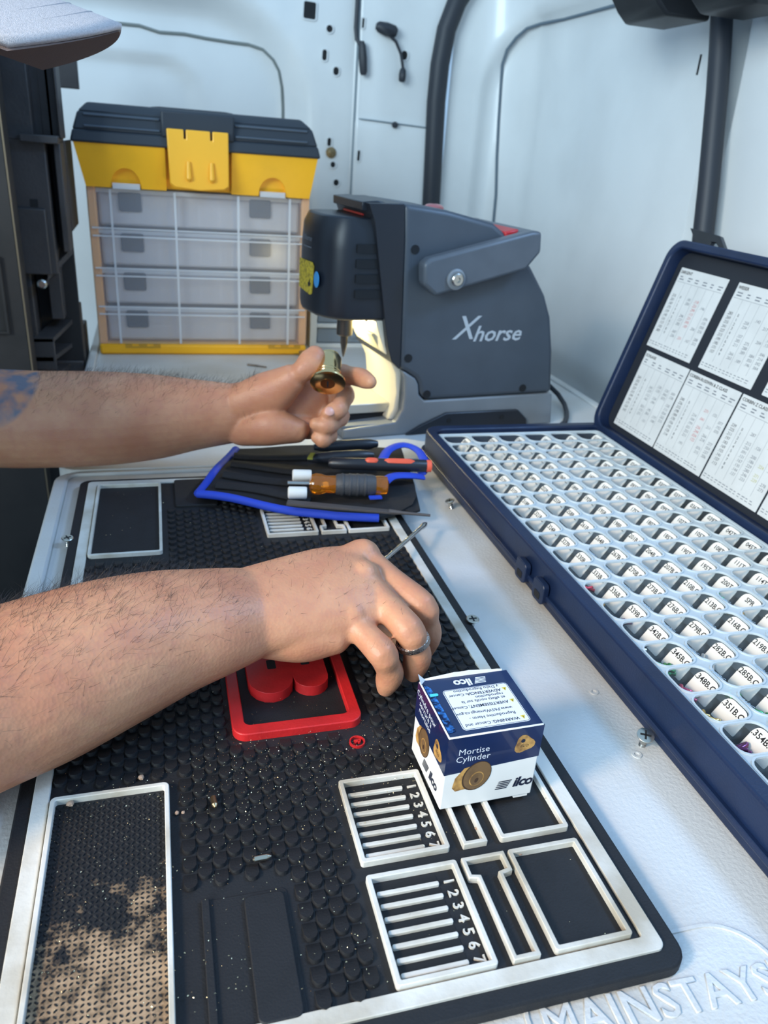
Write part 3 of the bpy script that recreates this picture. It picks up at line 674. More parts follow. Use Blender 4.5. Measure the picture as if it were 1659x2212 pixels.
# top face, read from the far side
Tl = TM
stripes(Tl @ Matrix.Translation((-.0055, -.0195, .0001)) @ Matrix.Rotation(0, 4, 'Z'), .85, wink)
text('logo_print', 'ilco', .0078, Tl @ Matrix.Translation((.0030, -.0168, .0001)), wink, bx, extrude=.00002, bold=.03, spacing=.95)
P = rrect(-.0205, .0170, -.0120, .0195, .002)
MB().prism(P, .0001, .0002, TM).build('warning_label', wink, bx)
Q = offset_poly(P, -.0006); MB().ring(offset_poly(Q, .00025), Q, .0002, .00026, TM).build('label_border', nink, bx)
yl = mat('warning yellow', C(222, 196, 52), .5)
lines = [('WARNING: ', 'Cancer and', .0163), ('', 'Reproductive Harm -', .0118), ('', 'www.P65Warnings.ca.gov', .0078), ('AVERTISSEMENT: ', 'Cancer', .0030), ('', 'et effets nocifs sur la', -.0008), ('', 'reproduction', -.0036), ('ADVERTENCIA: ', 'Cancer', -.0068), ('', 'y Daño Reproductivo', -.0100)]
for bo, t_, yy in lines:
    yy2 = yy
    x = -.0150
    if bo:
        ob = text('warning_text', bo, .0030, TM @ Matrix.Translation((x, yy2, .0003)), nink, bx, extrude=.00001, bold=.010, align='LEFT')
        x += max(v.co.x for v in ob.data.vertices)
        x += .0008
        tr = MB().add([(-.0188, yy2 - .0014, .0003), (-.0160, yy2 - .0014, .0003), (-.0174, yy2 + .0014, .0003)], [(0, 1, 2)], TM).build('warning_triangle', yl, bx)
        MB().add([(-.01755, yy2 - .0009, .0004), (-.01725, yy2 - .0009, .0004), (-.01725, yy2 + .0006, .0004), (-.01755, yy2 + .0006, .0004)], [(0, 1, 2, 3)], TM).build('triangle_mark', nink, bx)
    text('warning_text', t_, .0030, TM @ Matrix.Translation((x, yy2, .0003)), nink, bx, extrude=.00001, align='LEFT')
# foil seal, its sparkle painted as bright blue flecks, and ragged flap edge
foil = mat('foil tape', C(16, 32, 70), .25, .5, var=.7, vscale=420, var2=C(70, 150, 240))
MB().add([(-hx + .001, -hy + .003, BH + .0004), (-hx + .0052, -hy + .004, BH + .0004), (-hx + .0042, hy - .008, BH + .0004), (-hx + .001, hy - .003, BH + .0004)], [(0, 1, 2, 3)]).build('foil_seal', foil, bx)
MB().prism(rrect(-hx + .0015, -hx + .0062, .0085, .0105, .0008), BH + .0003, BH + .0006).build('cyan_tab', mat('cyan foil', C(90, 220, 232), .3, .3), bx)
fl = MB(); n = 16
top = [(-hx + .003 + (BW - .006) * i / n, hy + .0004, BH + .0004 + .0022 * math.sin(PI * i / n) + rnd.uniform(-.0002, .0003)) for i in range(n + 1)]
fl.add([(p[0], hy - .0006, BH - .001) for p in top] + top, [(i, i + 1, n + 2 + i, n + 1 + i) for i in range(n)])
fl.add([(p[0], hy + .0006, BH - .001) for p in top] + top, [(i, i + 1, n + 2 + i, n + 1 + i) for i in range(n)])
fl.build('tuck_flap', wcard, bx)
MB().add([(-hx, hy - .004, BH), (-hx + .004, hy, BH), (-hx - .0006, hy + .0008, BH + .0042)], [(0, 1, 2)]).build('bent_corner', wcard, bx)
MB().box(hx - .010, hx - .002, -hy + .0002, -hy + .0014, -.0012, .0005).build('bottom_tab', wcard, bx)
# ------------------------------------------------------------------ key cutting machine
mach = empty('key_cutting_machine', (.150, .668, TZ), 'dark grey key cutting machine with black head and folding carry handle', 'machine', rz=math.radians(8))
XZ = Matrix(((1, 0, 0, 0), (0, 0, 1, 0), (0, 1, 0, 0), (0, 0, 0, 1)))       # (a,b,c) -> (x=a, y=c, z=b)
D = .115
lgrey = mat('light grey casting', C(132, 137, 142), .38, .25, var=.1, vscale=20)
dgrey = mat('slate grey plastic', C(70, 77, 86), .42, var=.12, vscale=20, bump=.12, bscale=900)
mblack = mat('satin black plastic', C(34, 37, 44), .36, bump=.1, bscale=900)
silver = mat('pale painted metal', C(204, 200, 186), .45)
MB().prism([(-.012, 0), (.287, 0), (.281, .042), (.0937, .0422), (.085, .050), (.0827, .0637), (.0783, .0708), (.0657, .0782), (.060, .081), (.0640, .0716), (.0658, .05), (.0649, .0328), (.0564, .0168), (-.012, .0122)], 0, D, XZ).build('base', lgrey, mach, bevel=.003, bseg=3)
g = [(.0463, .2654), (.0497, .2281), (.0528, .1684), (.0568, .0835), (.0657, .0787), (.0783, .0713), (.0832, .0640), (.0856, .0505), (.0945, .0427), (.2805, .0425), (.2715, .0987), (.2605, .1411), (.2470, .168), (.2230, .1983), (.1980, .2258), (.1613, .2488), (.10, .2605)]
MB().prism(g, .0005, D - .001, XZ).build('side_shell', dgrey, mach, bevel=.006, bseg=4)
bd = [(.0056, .2640), (.0133, .2458), (.0241, .1885), (.0317, .148), (.0392, .11), (.0453, .0923), (.0556, .0831), (.0570, .0831), (.0530, .1684), (.0499, .2281), (.0465, .2654)]
MB().prism(bd, .001, D - .001, XZ).build('face_band', mblack, mach, bevel=.004, bseg=3)
# head
plan = [(.040, .006), (-.010, .008), (-.022, .013), (-.032, .024), (-.0390, .040), (-.0420, .080), (-.038, .098), (-.026, .108), (-.008, .112), (.040, .112)]
hb = MB(); n = len(plan); cx_, cy_ = .01, .058
def lay(z, s, dx=0): return [(cx_ + (x - cx_) * s + dx, cy_ + (y - cy_) * s, z) for x, y in plan]
rings = [lay(.1385, .90), lay(.1400, .975), lay(.150, 1.0), lay(.215, 1.0, .001), lay(.236, .985, .002), lay(.2485, .90, .003)]
vs = [p for r in rings for p in r]
fs = [tuple(range(n))[::-1], tuple(range(5 * n, 6 * n))] + [(k * n + i, k * n + (i + 1) % n, (k + 1) * n + (i + 1) % n, (k + 1) * n + i) for k in range(5) for i in range(n)]
head = hb.add(vs, fs).build('head', mblack, mach, bevel=.002, bseg=2)
for z in (.2175, .2015, .1855, .1690): MB().prism(rrect(-.004, .031, z - .0046, z + .0046, .001), 0.0042, .012, XZ).build('vent', hole_mat, mach)
vis = [(-.0043, .2616), (.0139, .2634), (.0282, .2610), (.0384, .2540), (.0472, .2354), (.0411, .2402), (.0318, .2489), (.0202, .2519), (-.0039, .2525)]
MB().prism([(x + .006, z + .003) for x, z in vis], .012, .104, XZ).build('hood', mblack, mach, bevel=.001)
MB().prism([(.010, .2515), (.030, .2500), (.040, .243), (.038, .240), (.028, .2465), (.010, .2495)], .03, .09, XZ).build('red_insert', mat('red plastic', C(176, 40, 44), .4), mach)
FF = frameM((-.0365, .0, 0), (.07, -1, 0), (0, 0, 1))
ys = mat('yellow sticker', C(226, 196, 50), .45, var=.2, vscale=300, var2=C(150, 120, 30))
stk = MB().prism([(-.0860, .1640), (-.0520, .1600), (-.0470, .1625), (-.0430, .1930), (-.0480, .1965), (-.0860, .1965)], 0, .0004, FF).build('warning_sticker', ys, mach)
MB().prism([(-.0545, .1690), (-.0500, .1735), (-.0525, .1735), (-.0535, .1790), (-.0570, .1730), (-.0595, .1735), (-.0580, .1690)], .0004, .0006, FF).build('sticker_symbol', ink, stk)
MB().prism([(-.034 + .0068 * math.cos(a), .1800 + .0088 * math.sin(a)) for a in lsp(0, 2 * PI, 20)[:-1]], 0, .0012, FF).build('status_light', mat('blue lens', C(50, 150, 214), .25), mach, bevel=.0004)
text('head_lettering', 'Xhorse', .0085, FF @ Matrix.Translation((-.064, .221, .0004)), mat('grey print on black', C(110, 114, 120), .5), mach, extrude=.0001, shear=.2)
MB().box(-.075, -.052, .211, .2122, 0, .0003, FF).build('head_lettering_line', MATS['grey print on black'], mach)
sx, sy = .004, .052
MB().lathe([(.0125, .140), (.0125, .1345), (.0095, .1335), (.0095, .114), (.0075, .1125)], 20, Matrix.Translation((sx, sy, 0))).build('spindle', mat('dark steel', C(104, 98, 92), .35, .9), mach, smooth=True)
MB().lathe([(.0045, .1125), (.0042, .103), (.0022, .092), (.0006, .0865)], 14, Matrix.Translation((sx, sy, 0))).build('cutter', MATS['dark steel'], mach, smooth=True)
MB().lathe([(.0028, .140), (.0028, .132), (.0018, .130)], 12, Matrix.Translation((.020, .045, 0))).build('lamp_lens', mat('lamp lens', C(255, 236, 170), .4, emit=(1, .86, .5, 1), estr=6), mach, smooth=True)
MB().lathe([(.0022, .140), (.0022, .133), (.0012, .131)], 12, Matrix.Translation((.026, .040, 0))).build('probe', mblack, mach, smooth=True)
MB().prism([(.026, .139), (.033, .120), (.040, .103), (.0500, .088), (.0570, .074), (.0600, .05), (.0575, .030), (.050, .0165), (.0655, .0165), (.0655, .139)], .010, D - .004, XZ).build('inner_lining', silver, mach, bevel=.003, bseg=3)
MB().prism([(.030, .118), (.036, .121), (.0535, .092), (.0495, .0885)], .03, D - .02, XZ).build('lining_step', mat('olive metal', C(176, 172, 150), .45), mach, bevel=.001)
MB().box(-.020, .058, .026, D - .008, .022, .034).build('clamp_platform', mat('milled plate', C(196, 194, 186), .35, .4), mach, bevel=.0012)
MB().box(-.018, .057, .028, D - .012, .0125, .022).build('platform_gap', hole_mat, mach)
MB().box(-.012, .052, .004, .020, .0122, .0155).build('front_ledge', lgrey, mach, bevel=.001)
ll = bpy.data.lights.new('machine_lamp', 'POINT'); ll.energy = .75; ll.color = (1, .84, .44); ll.shadow_soft_size = .006
lo = bpy.data.objects.new('machine_lamp', ll); COL.objects.link(lo); lo.parent = mach; lo.location = (.014, .078, .118)
# handle
hp = [(.0652, .2063), (.0731, .2123), (.2, .2437), (.2126, .244), (.2156, .2212), (.1981, .2012), (.0833, .1714), (.0675, .184)]
for (y0, y1) in ((-.022, -.004), (D + .001, D + .016)):
    MB().prism(hp, y0, y1, XZ).build('handle_arm', mat('mid grey handle', C(84, 90, 98), .4, var=.1, vscale=40), mach, bevel=.004, bseg=3)
MB().prism([(.192, .2416), (.2126, .244), (.2156, .2212), (.203, .206), (.196, .212)], -.006, D + .003, XZ).build('handle_bar', MATS['mid grey handle'], mach, bevel=.003)
MB().prism([(.176, .2400), (.195, .2440), (.199, .2120), (.186, .216)], .0, D, XZ).build('handle_grip', MATS['red plastic'], mach, bevel=.002)
def knobM(x, z, y): return frameM((x, y, z), (1, 0, 0), (0, 0, 1))
MB().lathe([(.0115, -.001), (.0115, .002), (.009, .003), (.0085, .0025)], 24, knobM(.1061, .1905, -.022)).build('pivot_washer', lgrey, mach, smooth=True)
pb = MB().lathe([(.0072, 0), (.0072, .004), (.006, .005), (.003, .005), (.003, .003), (.0005, .003)], 20, knobM(.1061, .1905, -.0235)).build('pivot_bolt', steel, mach, smooth=True)
for (x, z) in ((.0633, .2186), (.0662, .096), (.0954, .0503), (.2332, .0512)):
    MB().lathe([(.0050, -.0008), (.0050, .0007), (.0005, .0004)], 18, knobM(x, z, .0003)).build('screw_recess', hole_mat, mach, smooth=True)
lgx = mat('silver logo print', C(178, 182, 186), .4)
text('logo_initial', 'X', .040, frameM((.1365, .0002, .1290), (1, 0, 0), (0, 0, 1)), lgx, mach, extrude=.0002, bold=.004, shear=.35)
text('logo_lettering', 'horse', .0265, frameM((.1840, .0002, .1220), (1, 0, 0), (0, 0, 1)) @ Matrix.Diagonal((1.13, 1, 1, 1)), lgx, mach, extrude=.0002, bold=.012, shear=.28, spacing=.98)
MB().prism([(.070, .001), (.0893, .012), (.1235, .026), (.228, .024), (.244, .010), (.246, .001)], -.004, .001, XZ).build('foot_rail', mblack, mach, bevel=.0015)
for x in (.128, .205): MB().lathe([(.003, 0), (.003, .001), (.001, .001)], 12, knobM(x, .016, -.0040)).build('rail_screw', hole_mat, mach)
MB().lathe([(.012, .252), (.012, .2595), (.009, .262), (.004, .263)], 20, Matrix.Translation((.112, .06, 0))).build('stop_button', mat('chrome red knob', C(196, 120, 120), .2, .6), mach, smooth=True)
cb = MB().tube([(.468, .812, .020), (.478, .806, .012), (.486, .794, .004), (.485, .770, -.003), (.476, .745, -.0055), (.464, .722, -.0055), (.450, .700, -.0055), (.42, .672, -.0055)], .0034, 10).build('power_cable', dark_rubber, None, smooth=True)
tag(cb, 'black power cable curling down behind the grey machine onto the table', 'cable')

# ------------------------------------------------------------------ yellow and black tool box
tb = empty('tool_box', (.004, 1.06, TZ), 'yellow and black tool box with clear front over four organiser trays', 'tool box')
I = Matrix.Translation((-.004, -1.06, -TZ))
yel = mat('yellow plastic', C(250, 182, 26), .42, var=.12, vscale=12); yel2 = mat('bright yellow plastic', C(250, 182, 48), .4)
tblk = mat('charcoal lid plastic', C(44, 50, 58), .5, bump=.15, bscale=800)
bx0, bx1, y0, y1 = -.156, .164, 1.063, 1.30
b = MB(); b.box(bx0, bx1, y0, y1, TZ, .0075, I); b.build('base', yel, tb, bevel=.004)
b = MB(); b.box(bx0, bx0 + .012, y0 + .004, y1, .0075, .232, I); b.box(bx1 - .012, bx1, y0 + .004, y1, .0075, .232, I); b.box(bx0, bx1, y1 - .008, y1, .0075, .232, I)
b.build('cabinet', mat('amber plastic', C(226, 160, 80), .45), tb, bevel=.002)
fr = mat('frosted clear plastic', C(224, 224, 232), .22, alpha=.12, spec=.5); frl = mat('clear plastic edge', C(228, 232, 238), .3, alpha=.55)
dfill = mat('milky organiser plastic', C(226, 222, 226), .35, alpha=.62)
dlat = mat('dark latch plastic', C(44, 52, 66), .45)
zs = [.0105, .0665, .1225, .1785]
for k, z in enumerate(zs):
    d = MB(); d.box(bx0 + .014, bx1 - .014, y0 + .016, y1 - .012, z, z + .0445, I); dr = d.build('organiser_tray', dfill, tb, bevel=.004)
    MB().box(bx0 + .012, bx1 - .012, y0 + .0135, y0 + .0165, z + .0445, z + .0500, I).build('tray_lid_edge', frl, dr)
    dr.matrix_basis = dr.matrix_basis
    for x in (-.098, .090): MB().prism(rrect(x - .016, x + .016, z + .020, z + .046, .003), -.004, .0, I @ frameM((0, y0 + .0125, 0), (1, 0, 0), (0, 0, 1))).build('tray_latch', dlat, dr, bevel=.001)
    for x in lsp(-.12, .12, 8): MB().box(x - .0007, x + .0007, y0 + .018, y0 + .10, z + .002, z + .040, I).build('divider', frl, dr)
for x in (-.124, -.035, .056, .133):
    MB().box(x - .0016, x + .0016, y0 - .0005, y0 + .0035, .009, .229, I).build('front_rib', frl, tb)
for z in (.0530, .0640, .1090, .1200, .1650, .1760):
    MB().box(bx0 + .004, bx1 - .004, y0 - .0002, y0 + .0028, z - .001, z + .001, I).build('front_rib', frl, tb)
MB().box(bx0 + .001, bx1 - .001, y0, y0 + .0025, .008, .231, I).build('front_panel', fr, tb, bevel=.0008)
for x in (-.092, .128):
    MB().prism([(x - .026, .0015), (x + .026, .0015), (x + .026, .0075), (x + .016, .0075), (x + .016, .0045), (x + .006, .0045), (x + .006, .0075), (x - .006, .0075), (x - .006, .0045), (x - .016, .0045), (x - .016, .0075), (x - .026, .0075)], -.003, .0, I @ frameM((0, y0 - .0005, 0), (1, 0, 0), (0, 0, 1))).build('front_hinge', mat('dark yellow plastic', C(196, 146, 40), .45), tb)
# top bin: two swelling fronts with a recess between, thumb notches below
def frustum(b, xa0, xa1, xb0, xb1, ya, yb, z0, z1, back=1.30, M=None):
    b.add([(xa0, ya, z0), (xa1, ya, z0), (xa1, back - .01, z0), (xa0, back - .01, z0), (xb0, yb, z1), (xb1, yb, z1), (xb1, back, z1), (xb0, back, z1)], [(3, 2, 1, 0), (4, 5, 6, 7), (0, 1, 5, 4), (1, 2, 6, 5), (2, 3, 7, 6), (3, 0, 4, 7)], M)
b = MB(); frustum(b, -.155, .162, -.166, .171, 1.068, 1.060, .232, .288, M=I); b.build('top_bin', yel, tb, bevel=.004)
b = MB(); frustum(b, -.155, -.046, -.166, -.046, 1.060, 1.049, .231, .287, 1.075, I); bf1 = b.build('bin_front', yel, tb)
b = MB(); frustum(b, .046, .162, .046, .171, 1.060, 1.049, .231, .287, 1.075, I); bf2 = b.build('bin_front', yel, tb)
for x, bo in ((-.101, bf1), (.106, bf2)):
    P = [(x + .020 * math.cos(a), .2355 + .022 * math.sin(a)) for a in lsp(0, PI, 14)] + [(x - .020, .225), (x + .020, .225)]
    cut(bo, MB().prism(P, -.020, .016, I @ frameM((0, 1.0500, 0), (1, 0, 0), (0, 0, 1))))
    MB().box(x - .0185, x + .0185, 1.0555, 1.063, .2300, .2375, I).build('notch_tab', frl, tb)
b = MB(); frustum(b, -.170, .175, -.166, .171, 1.045, 1.049, .287, .303, 1.305, I); frustum(b, -.166, .171, -.158, .163, 1.050, 1.058, .302, .3255, 1.30, I); frustum(b, -.158, .163, -.146, .149, 1.058, 1.074, .325, .337, 1.29, I)
lidb = b.build('lid', tblk, tb, bevel=.003)
for (xa, xb) in ((-.150, -.052), (.052, .155)):
    for z, yy in ((.3075, 1.0505), (.3215, 1.0555)):
        MB().tube([I @ V((xa, yy, z)), I @ V((xb, yy, z))], .0016, 8).build('lid_groove', mat('lid groove plastic', C(74, 84, 96), .45), tb, smooth=True)
MB().box(-.050, .050, 1.046, 1.062, .300, .3345, I).build('lid_latch_seat', tblk, tb, bevel=.003)
P = [(-.043, .312), (-.020, .312), (-.020, .300), (-.017, .300), (-.017, .312), (.016, .312), (.016, .300), (.019, .300), (.019, .312), (.041, .312), (.041, .242), (.034, .2375), (0, .2345), (-.034, .2375), (-.041, .242)]
MB().prism(P, -.004, .003, I @ frameM((0, 1.042, 0), (1, 0, 0), (0, 0, 1))).build('front_latch', yel2, tb, bevel=.0015)
for x in (-.015, .017): MB().tube([I @ V((x, 1.0385, .272)), I @ V((x, 1.0375, .250)), I @ V((x, 1.0385, .2465))], [.003, .0045, .002], 10).build('latch_rib', yel2, tb, smooth=True)
MB().tube([I @ V(p) for p in [(-.07, 1.20, .333), (-.06, 1.20, .337), (-.05, 1.20, .338), (.05, 1.20, .338), (.06, 1.20, .337), (.07, 1.20, .333)]], .0035, 10).build('carry_handle', tblk, tb, smooth=True)

# ------------------------------------------------------------------ things standing behind
og = empty('white_organiser', (.255, 1.17, TZ), 'white frame organiser with grey drawer fronts behind the key machine', 'organiser')
wpl = mat('white plastic', C(226, 232, 234), .4); gpl = mat('grey drawer front', C(136, 150, 164), .4)
for x in (-.070, .070): MB().box(x - .006, x + .006, -.055, .055, 0, .112).build('side_panel', wpl, og, bevel=.001)
for z in (0, .034, .072, .106): MB().box(-.064, .064, -.055, .05, z, z + .007).build('shelf', wpl, og, bevel=.001)
for z in (.008, .042, .080):
    d_ = MB().box(-.062, .062, -.050, .045, z, z + .024).build('drawer', gpl, og, bevel=.0015)
    MB().lathe([(.005, 0), (.005, .004), (.003, .006)], 14, frameM((0, -.050, z + .012), (1, 0, 0), (0, 0, 1))).build('drawer_knob', gpl, d_, smooth=True)
kb = MB().lathe([(.0055, 0), (.0055, .008), (.0075, .009), (.0075, .016), (.006, .0175)], 20).build('brass_plug', brass, None, smooth=True); kb.location = (.152, 1.022, TZ)
tag(kb, 'small brass plug standing on the table before the tool box', 'brass plug')
db = MB().tube([(-.013, 0, 0), (.004, 0, 0), (.005, 0, 0), (.018, 0, 0)], [.0016, .0016, .0012, .0012], 8).build('drill_bit', mat('dark steel', C(104, 98, 92), .35, .9), None, smooth=True)
db.location = (.073, .994, TZ + .0016); db.rotation_euler = (0, 0, -.5); tag(db, 'short dark drill bit lying on the table before the tool box', 'drill bit')

# ------------------------------------------------------------------ tool pouch and its tools
po = empty('tool_pouch', (.09, .52, .004), 'black fabric tool roll with bright blue binding spread on the mat', 'tool pouch')
I = Matrix.Translation((-.09, -.52, -.004))
fab = mat('black woven fabric', C(22, 23, 28), .85, var=.3, vscale=200, bump=.5, bscale=1400); blue = mat('blue binding tape', C(30, 66, 190), .7, bump=.4, bscale=1200)
def zg(x, y, s=0): return .0085 + .0016 * math.sin(40 * x + 17 * y + s) + .0010 * math.sin(95 * y - 20 * x)
A, B, Cc, Dd, Ee, F_, G_, Hh, Hm = (-.0383, .4895), (.0451, .4425), (.1174, .4225), (.1545, .4395), (.172, .488), (.196, .560), (.188, .590), (.0071, .604), (-.0167, .5450)
low = [A, (.003, .466), B, (.080, .4300), Cc, (.140, .4300), Dd, (.165, .460), Ee]; upp = [A, Hm, (-.006, .575), Hh, (.06, .606), (.12, .603), (.16, .598), G_, Ee]
def pl_at(P, t):
    n = len(P) - 1; i = min(n - 1, int(t * n)); f = t * n - i; return V(P[i]).lerp(V(P[i + 1]), f)
nu, nv = 56, 30; vs = []
for j in range(nv + 1):
    for i in range(nu + 1):
        t = i / nu; p = pl_at(low, t).lerp(pl_at(upp, t), j / nv); vs.append((p.x, p.y, zg(p.x, p.y)))
top = list(vs); nb = len(vs)
vs = vs + [(x, y, z - .0032) for x, y, z in vs]
fs = [(j * (nu + 1) + i, j * (nu + 1) + i + 1, (j + 1) * (nu + 1) + i + 1, (j + 1) * (nu + 1) + i) for j in range(nv) for i in range(nu)]
fs += [tuple(q + nb for q in f)[::-1] for f in fs]
ed = [j * (nu + 1) for j in range(nv + 1)]; 
for row in (0, nv):
    for i in range(nu): a_, b_ = row * (nu + 1) + i, row * (nu + 1) + i + 1; fs.append((a_, b_, b_ + nb, a_ + nb))
MB().add(vs, fs, I).build('cloth', fab, po, smooth=60)
def smooth_path(P, k=5):
    P = [V(p) for p in P]; n = len(P); out = []
    for i in range(n - 1):
        a_, b_, c_, d_ = P[max(i - 1, 0)], P[i], P[i + 1], P[min(i + 2, n - 1)]
        for q in range(k): t = q / k; out.append(b_ + (c_ - a_) * (.5 * t) + (a_ * 2 - b_ * 5 + c_ * 4 - d_) * (.5 * t * t) + (b_ * 3 - a_ - c_ * 3 + d_) * (.5 * t ** 3))
    return out + [P[-1]]
def bind(P, r=.0042, name='binding'): MB().tube([I @ V((p[0], p[1], zg(p[0], p[1]) - .0008)) for p in P], r, 10, flat=.9).build(name, blue, po, smooth=True)
def dens(P, k=6): return [tuple(V(P[i]).lerp(V(P[i + 1]), q / k)) for i in range(len(P) - 1) for q in range(k)] + [P[-1]]
bind(dens([Hh, (-.006, .575), Hm, A])); bind(dens([A, (.003, .466), B, (.080, .4300), Cc]))
# stitched pocket ridges
for (p, q) in (((-.020, .500), (.062, .462)), ((-.012, .525), (.066, .496)), ((-.002, .552), (.072, .528)), ((.003, .580), (.080, .562))):
    MB().tube([I @ V((x, y, zg(x, y) + .0022)) for x, y in dens([p, q], 14)], .0062, 10, flat=.55).build('pocket', fab, po, smooth=True)
MB().tube([I @ V(p) for p in smooth_path([(.150, .536, .015), (.163, .556, .020), (.183, .566, .021), (.195, .552, .019), (.193, .522, .016), (.184, .505, .014)])], .0052, 10, flat=.45).build('elastic_loop', blue, po, smooth=True)
MB().tube([I @ V(p) for p in smooth_path([(.132, .474, .014), (.146, .486, .019), (.165, .490, .018), (.182, .497, .013)])], .0055, 10, flat=.45).build('elastic_loop', blue, po, smooth=True)
MB().prism(rrect(-.006, .006, -.003, .003, .0008), 0, .0015, I @ Matrix.Translation((.121, .450, .0140))).build('blue_tab', blue, po)
MB().prism([(.138, .445), (.168, .470), (.160, .432), (.150, .428)], .006, .0085, I).build('corner_flap', fab, po, bevel=.0006)
amber = mat('amber clear handle', C(240, 150, 36), .08, trans=.8, ior=1.45, coat=.5); grip = mat('grey rubber grip', C(62, 64, 68), .55, bump=.3, bscale=800)
d0, d1 = V((.0621, .4712, .022)), V((.1351, .4592, .022)); ax = (d1 - d0).normalized(); L = (d1 - d0).length
sd = empty('amber_screwdriver', tuple(d0), 'screwdriver with clear amber handle and grey rubber grip in the pouch', 'screwdriver'); M = axisM((0, 0, 0), ax)
MB().lathe([(.0025, -.020), (.0025, .004)], 12, M).build('shaft', steel, sd, smooth=True)
MB().lathe([(.004, 0), (.0088, .002), (.0102, .006), (.0098, .011), (.0082, .015), (.0085, .023), (.0085, .026)], 24, M).build('handle', amber, sd, smooth=True)
b = MB(); b.lathe([(.0088, .0245), (.0100, .0265), (.0104, .040), (.0102, .058), (.0092, .0620)], 24, M); b.build('grip', grip, sd, smooth=True)
for z in (.031, .038, .045, .052): MB().lathe([(.0106, z - .0012), (.0109, z), (.0106, z + .0012)], 24, M).build('grip_ring', grip, sd, smooth=True)
MB().lathe([(.0088, .0615), (.0092, .066), (.0085, L - .001), (.005, L + .0005)], 24, M).build('end_cap', amber, sd, smooth=True)
o0, o1 = V((.090, .520, .022)), V((.1937, .5047, .021)); ax = (o1 - o0).normalized(); L = (o1 - o0).length
pt = empty('orange_tool', tuple(o0), 'black handled tool with orange inlays poking from the pouch', 'hand tool'); M = axisM((0, 0, 0), ax)
MB().lathe([(.003, 0), (.0058, .004), (.0062, .030), (.0066, .06), (.0064, L - .006), (.0060, L - .005)], 20, M).build('handle', mblack, pt, smooth=True)
org = mat('orange red plastic', C(222, 92, 64), .45)
MB().lathe([(.0061, L - .0060), (.0064, L - .004), (.0062, L - .0005), (.004, L)], 20, M).build('end_cap', org, pt, smooth=True)
for (z0, z1) in ((.036, .050), (.054, L - .017)):
    MB().tube([M @ V((0.0, 0.0, 0)) + V((0, -.0018, .0044)) + ax * t for t in lsp(z0, z1, 6)], [.0012, .0034, .0036, .0036, .0036, .0034, .0012], 8).build('inlay', org, pt, smooth=True)
for k, (p0, p1, r, lb) in enumerate([((.0731, .5407, .019), (.142, .5400, .021), .0066, 'black plier handle lying beyond the orange inlaid tool'), ((.086, .575, .018), (.155, .572, .021), .0064, 'black plier handle at the far side of the pouch')]):
    h = MB().tube([V(p0).lerp(V(p1), t) for t in lsp(0, 1, 8)], [r * .5, r * .8, r * .9, r, r, r, r * .98, r * .9, r * .5], 14).build('plier_handle', mblack, None, smooth=True); tag(h, lb, 'pliers')
cl = MB().prism([(-.004, -.006), (.001, -.007), (.003, 0), (.006, .006), (.002, .007), (-.001, .001)], 0, .002).build('key_clip', mat('yellow green metal', C(150, 156, 70), .4, .4)); cl.location = (.0735, .5300, .0250); tag(cl, 'small yellow-green clip on the black plier handle', 'clip')
for (p0, p1, lb) in (((.0500, .4950, .021), (.0680, .4920, .021), 'white plastic cap behind the amber handle'), ((.0404, .4600, .019), (.0575, .4575, .019), 'white plastic cap in front of the amber screwdriver shaft')):
    p0, p1 = V(p0), V(p1); w = MB().lathe([(.0045, 0), (.0058, .0012), (.0058, (p1 - p0).length - .001), (.005, (p1 - p0).length)], 18, axisM((0, 0, 0), p1 - p0)).build('nylon_sleeve', mat('white nylon', C(226, 226, 220), .5), None, smooth=True)
    w.location = p0; tag(w, lb, 'cap')
fl0, fl1 = V((.0365, .4398, .0185)), V((.1590, .4020, .017)); ax = (fl1 - fl0)
fo2 = empty('flat_file', tuple(fl0), 'grey needle file lying across the near edge of the pouch', 'file'); M = frameM((0, 0, 0), ax, (0, 0, 1)) ; L = ax.length
b = MB(); b.add([(0, -.0012, -.0042), (0, .0012, -.0042), (0, .0012, .0042), (0, -.0012, .0042), (L * .72, -.001, -.0030), (L * .72, .001, -.003), (L * .72, .001, .003), (L * .72, -.001, .003)], [(0, 1, 2, 3), (7, 6, 5, 4), (0, 1, 5, 4), (1, 2, 6, 5), (2, 3, 7, 6), (3, 0, 4, 7)], M); b.build('blade', mat('file steel', C(92, 88, 88), .5, .6, bump=.6, bscale=2500), fo2, bevel=.0003)
MB().tube([M @ V((L * .71, 0, 0)), M @ V((L * .80, 0, 0)), M @ V((L, 0, 0))], [.0026, .0016, .0012], 10).build('tang', MATS['file steel'], fo2, smooth=True)
# loose driver under the fingers
t0, t1 = V((.072, .298, .0205)), V((.1600, .4120, .0045)); ax = (t1 - t0).normalized(); L = (t1 - t0).length
ls = empty('slim_screwdriver', tuple(t1), 'slim steel cross-tip screwdriver held under the near hand', 'screwdriver'); M = axisM(tuple(t0 - t1), ax)
MB().lathe([(.0019, -.002), (.0019, L - .014), (.0026, L - .012), (.0026, L - .006), (.0008, L)], 14, M).build('shaft', mat('bright steel', C(186, 190, 192), .22, 1), ls, smooth=True)
MB().lathe([(.003, -.03), (.0055, -.026), (.0055, -.004), (.003, 0)], 16, M).build('handle', mblack, ls, smooth=True)

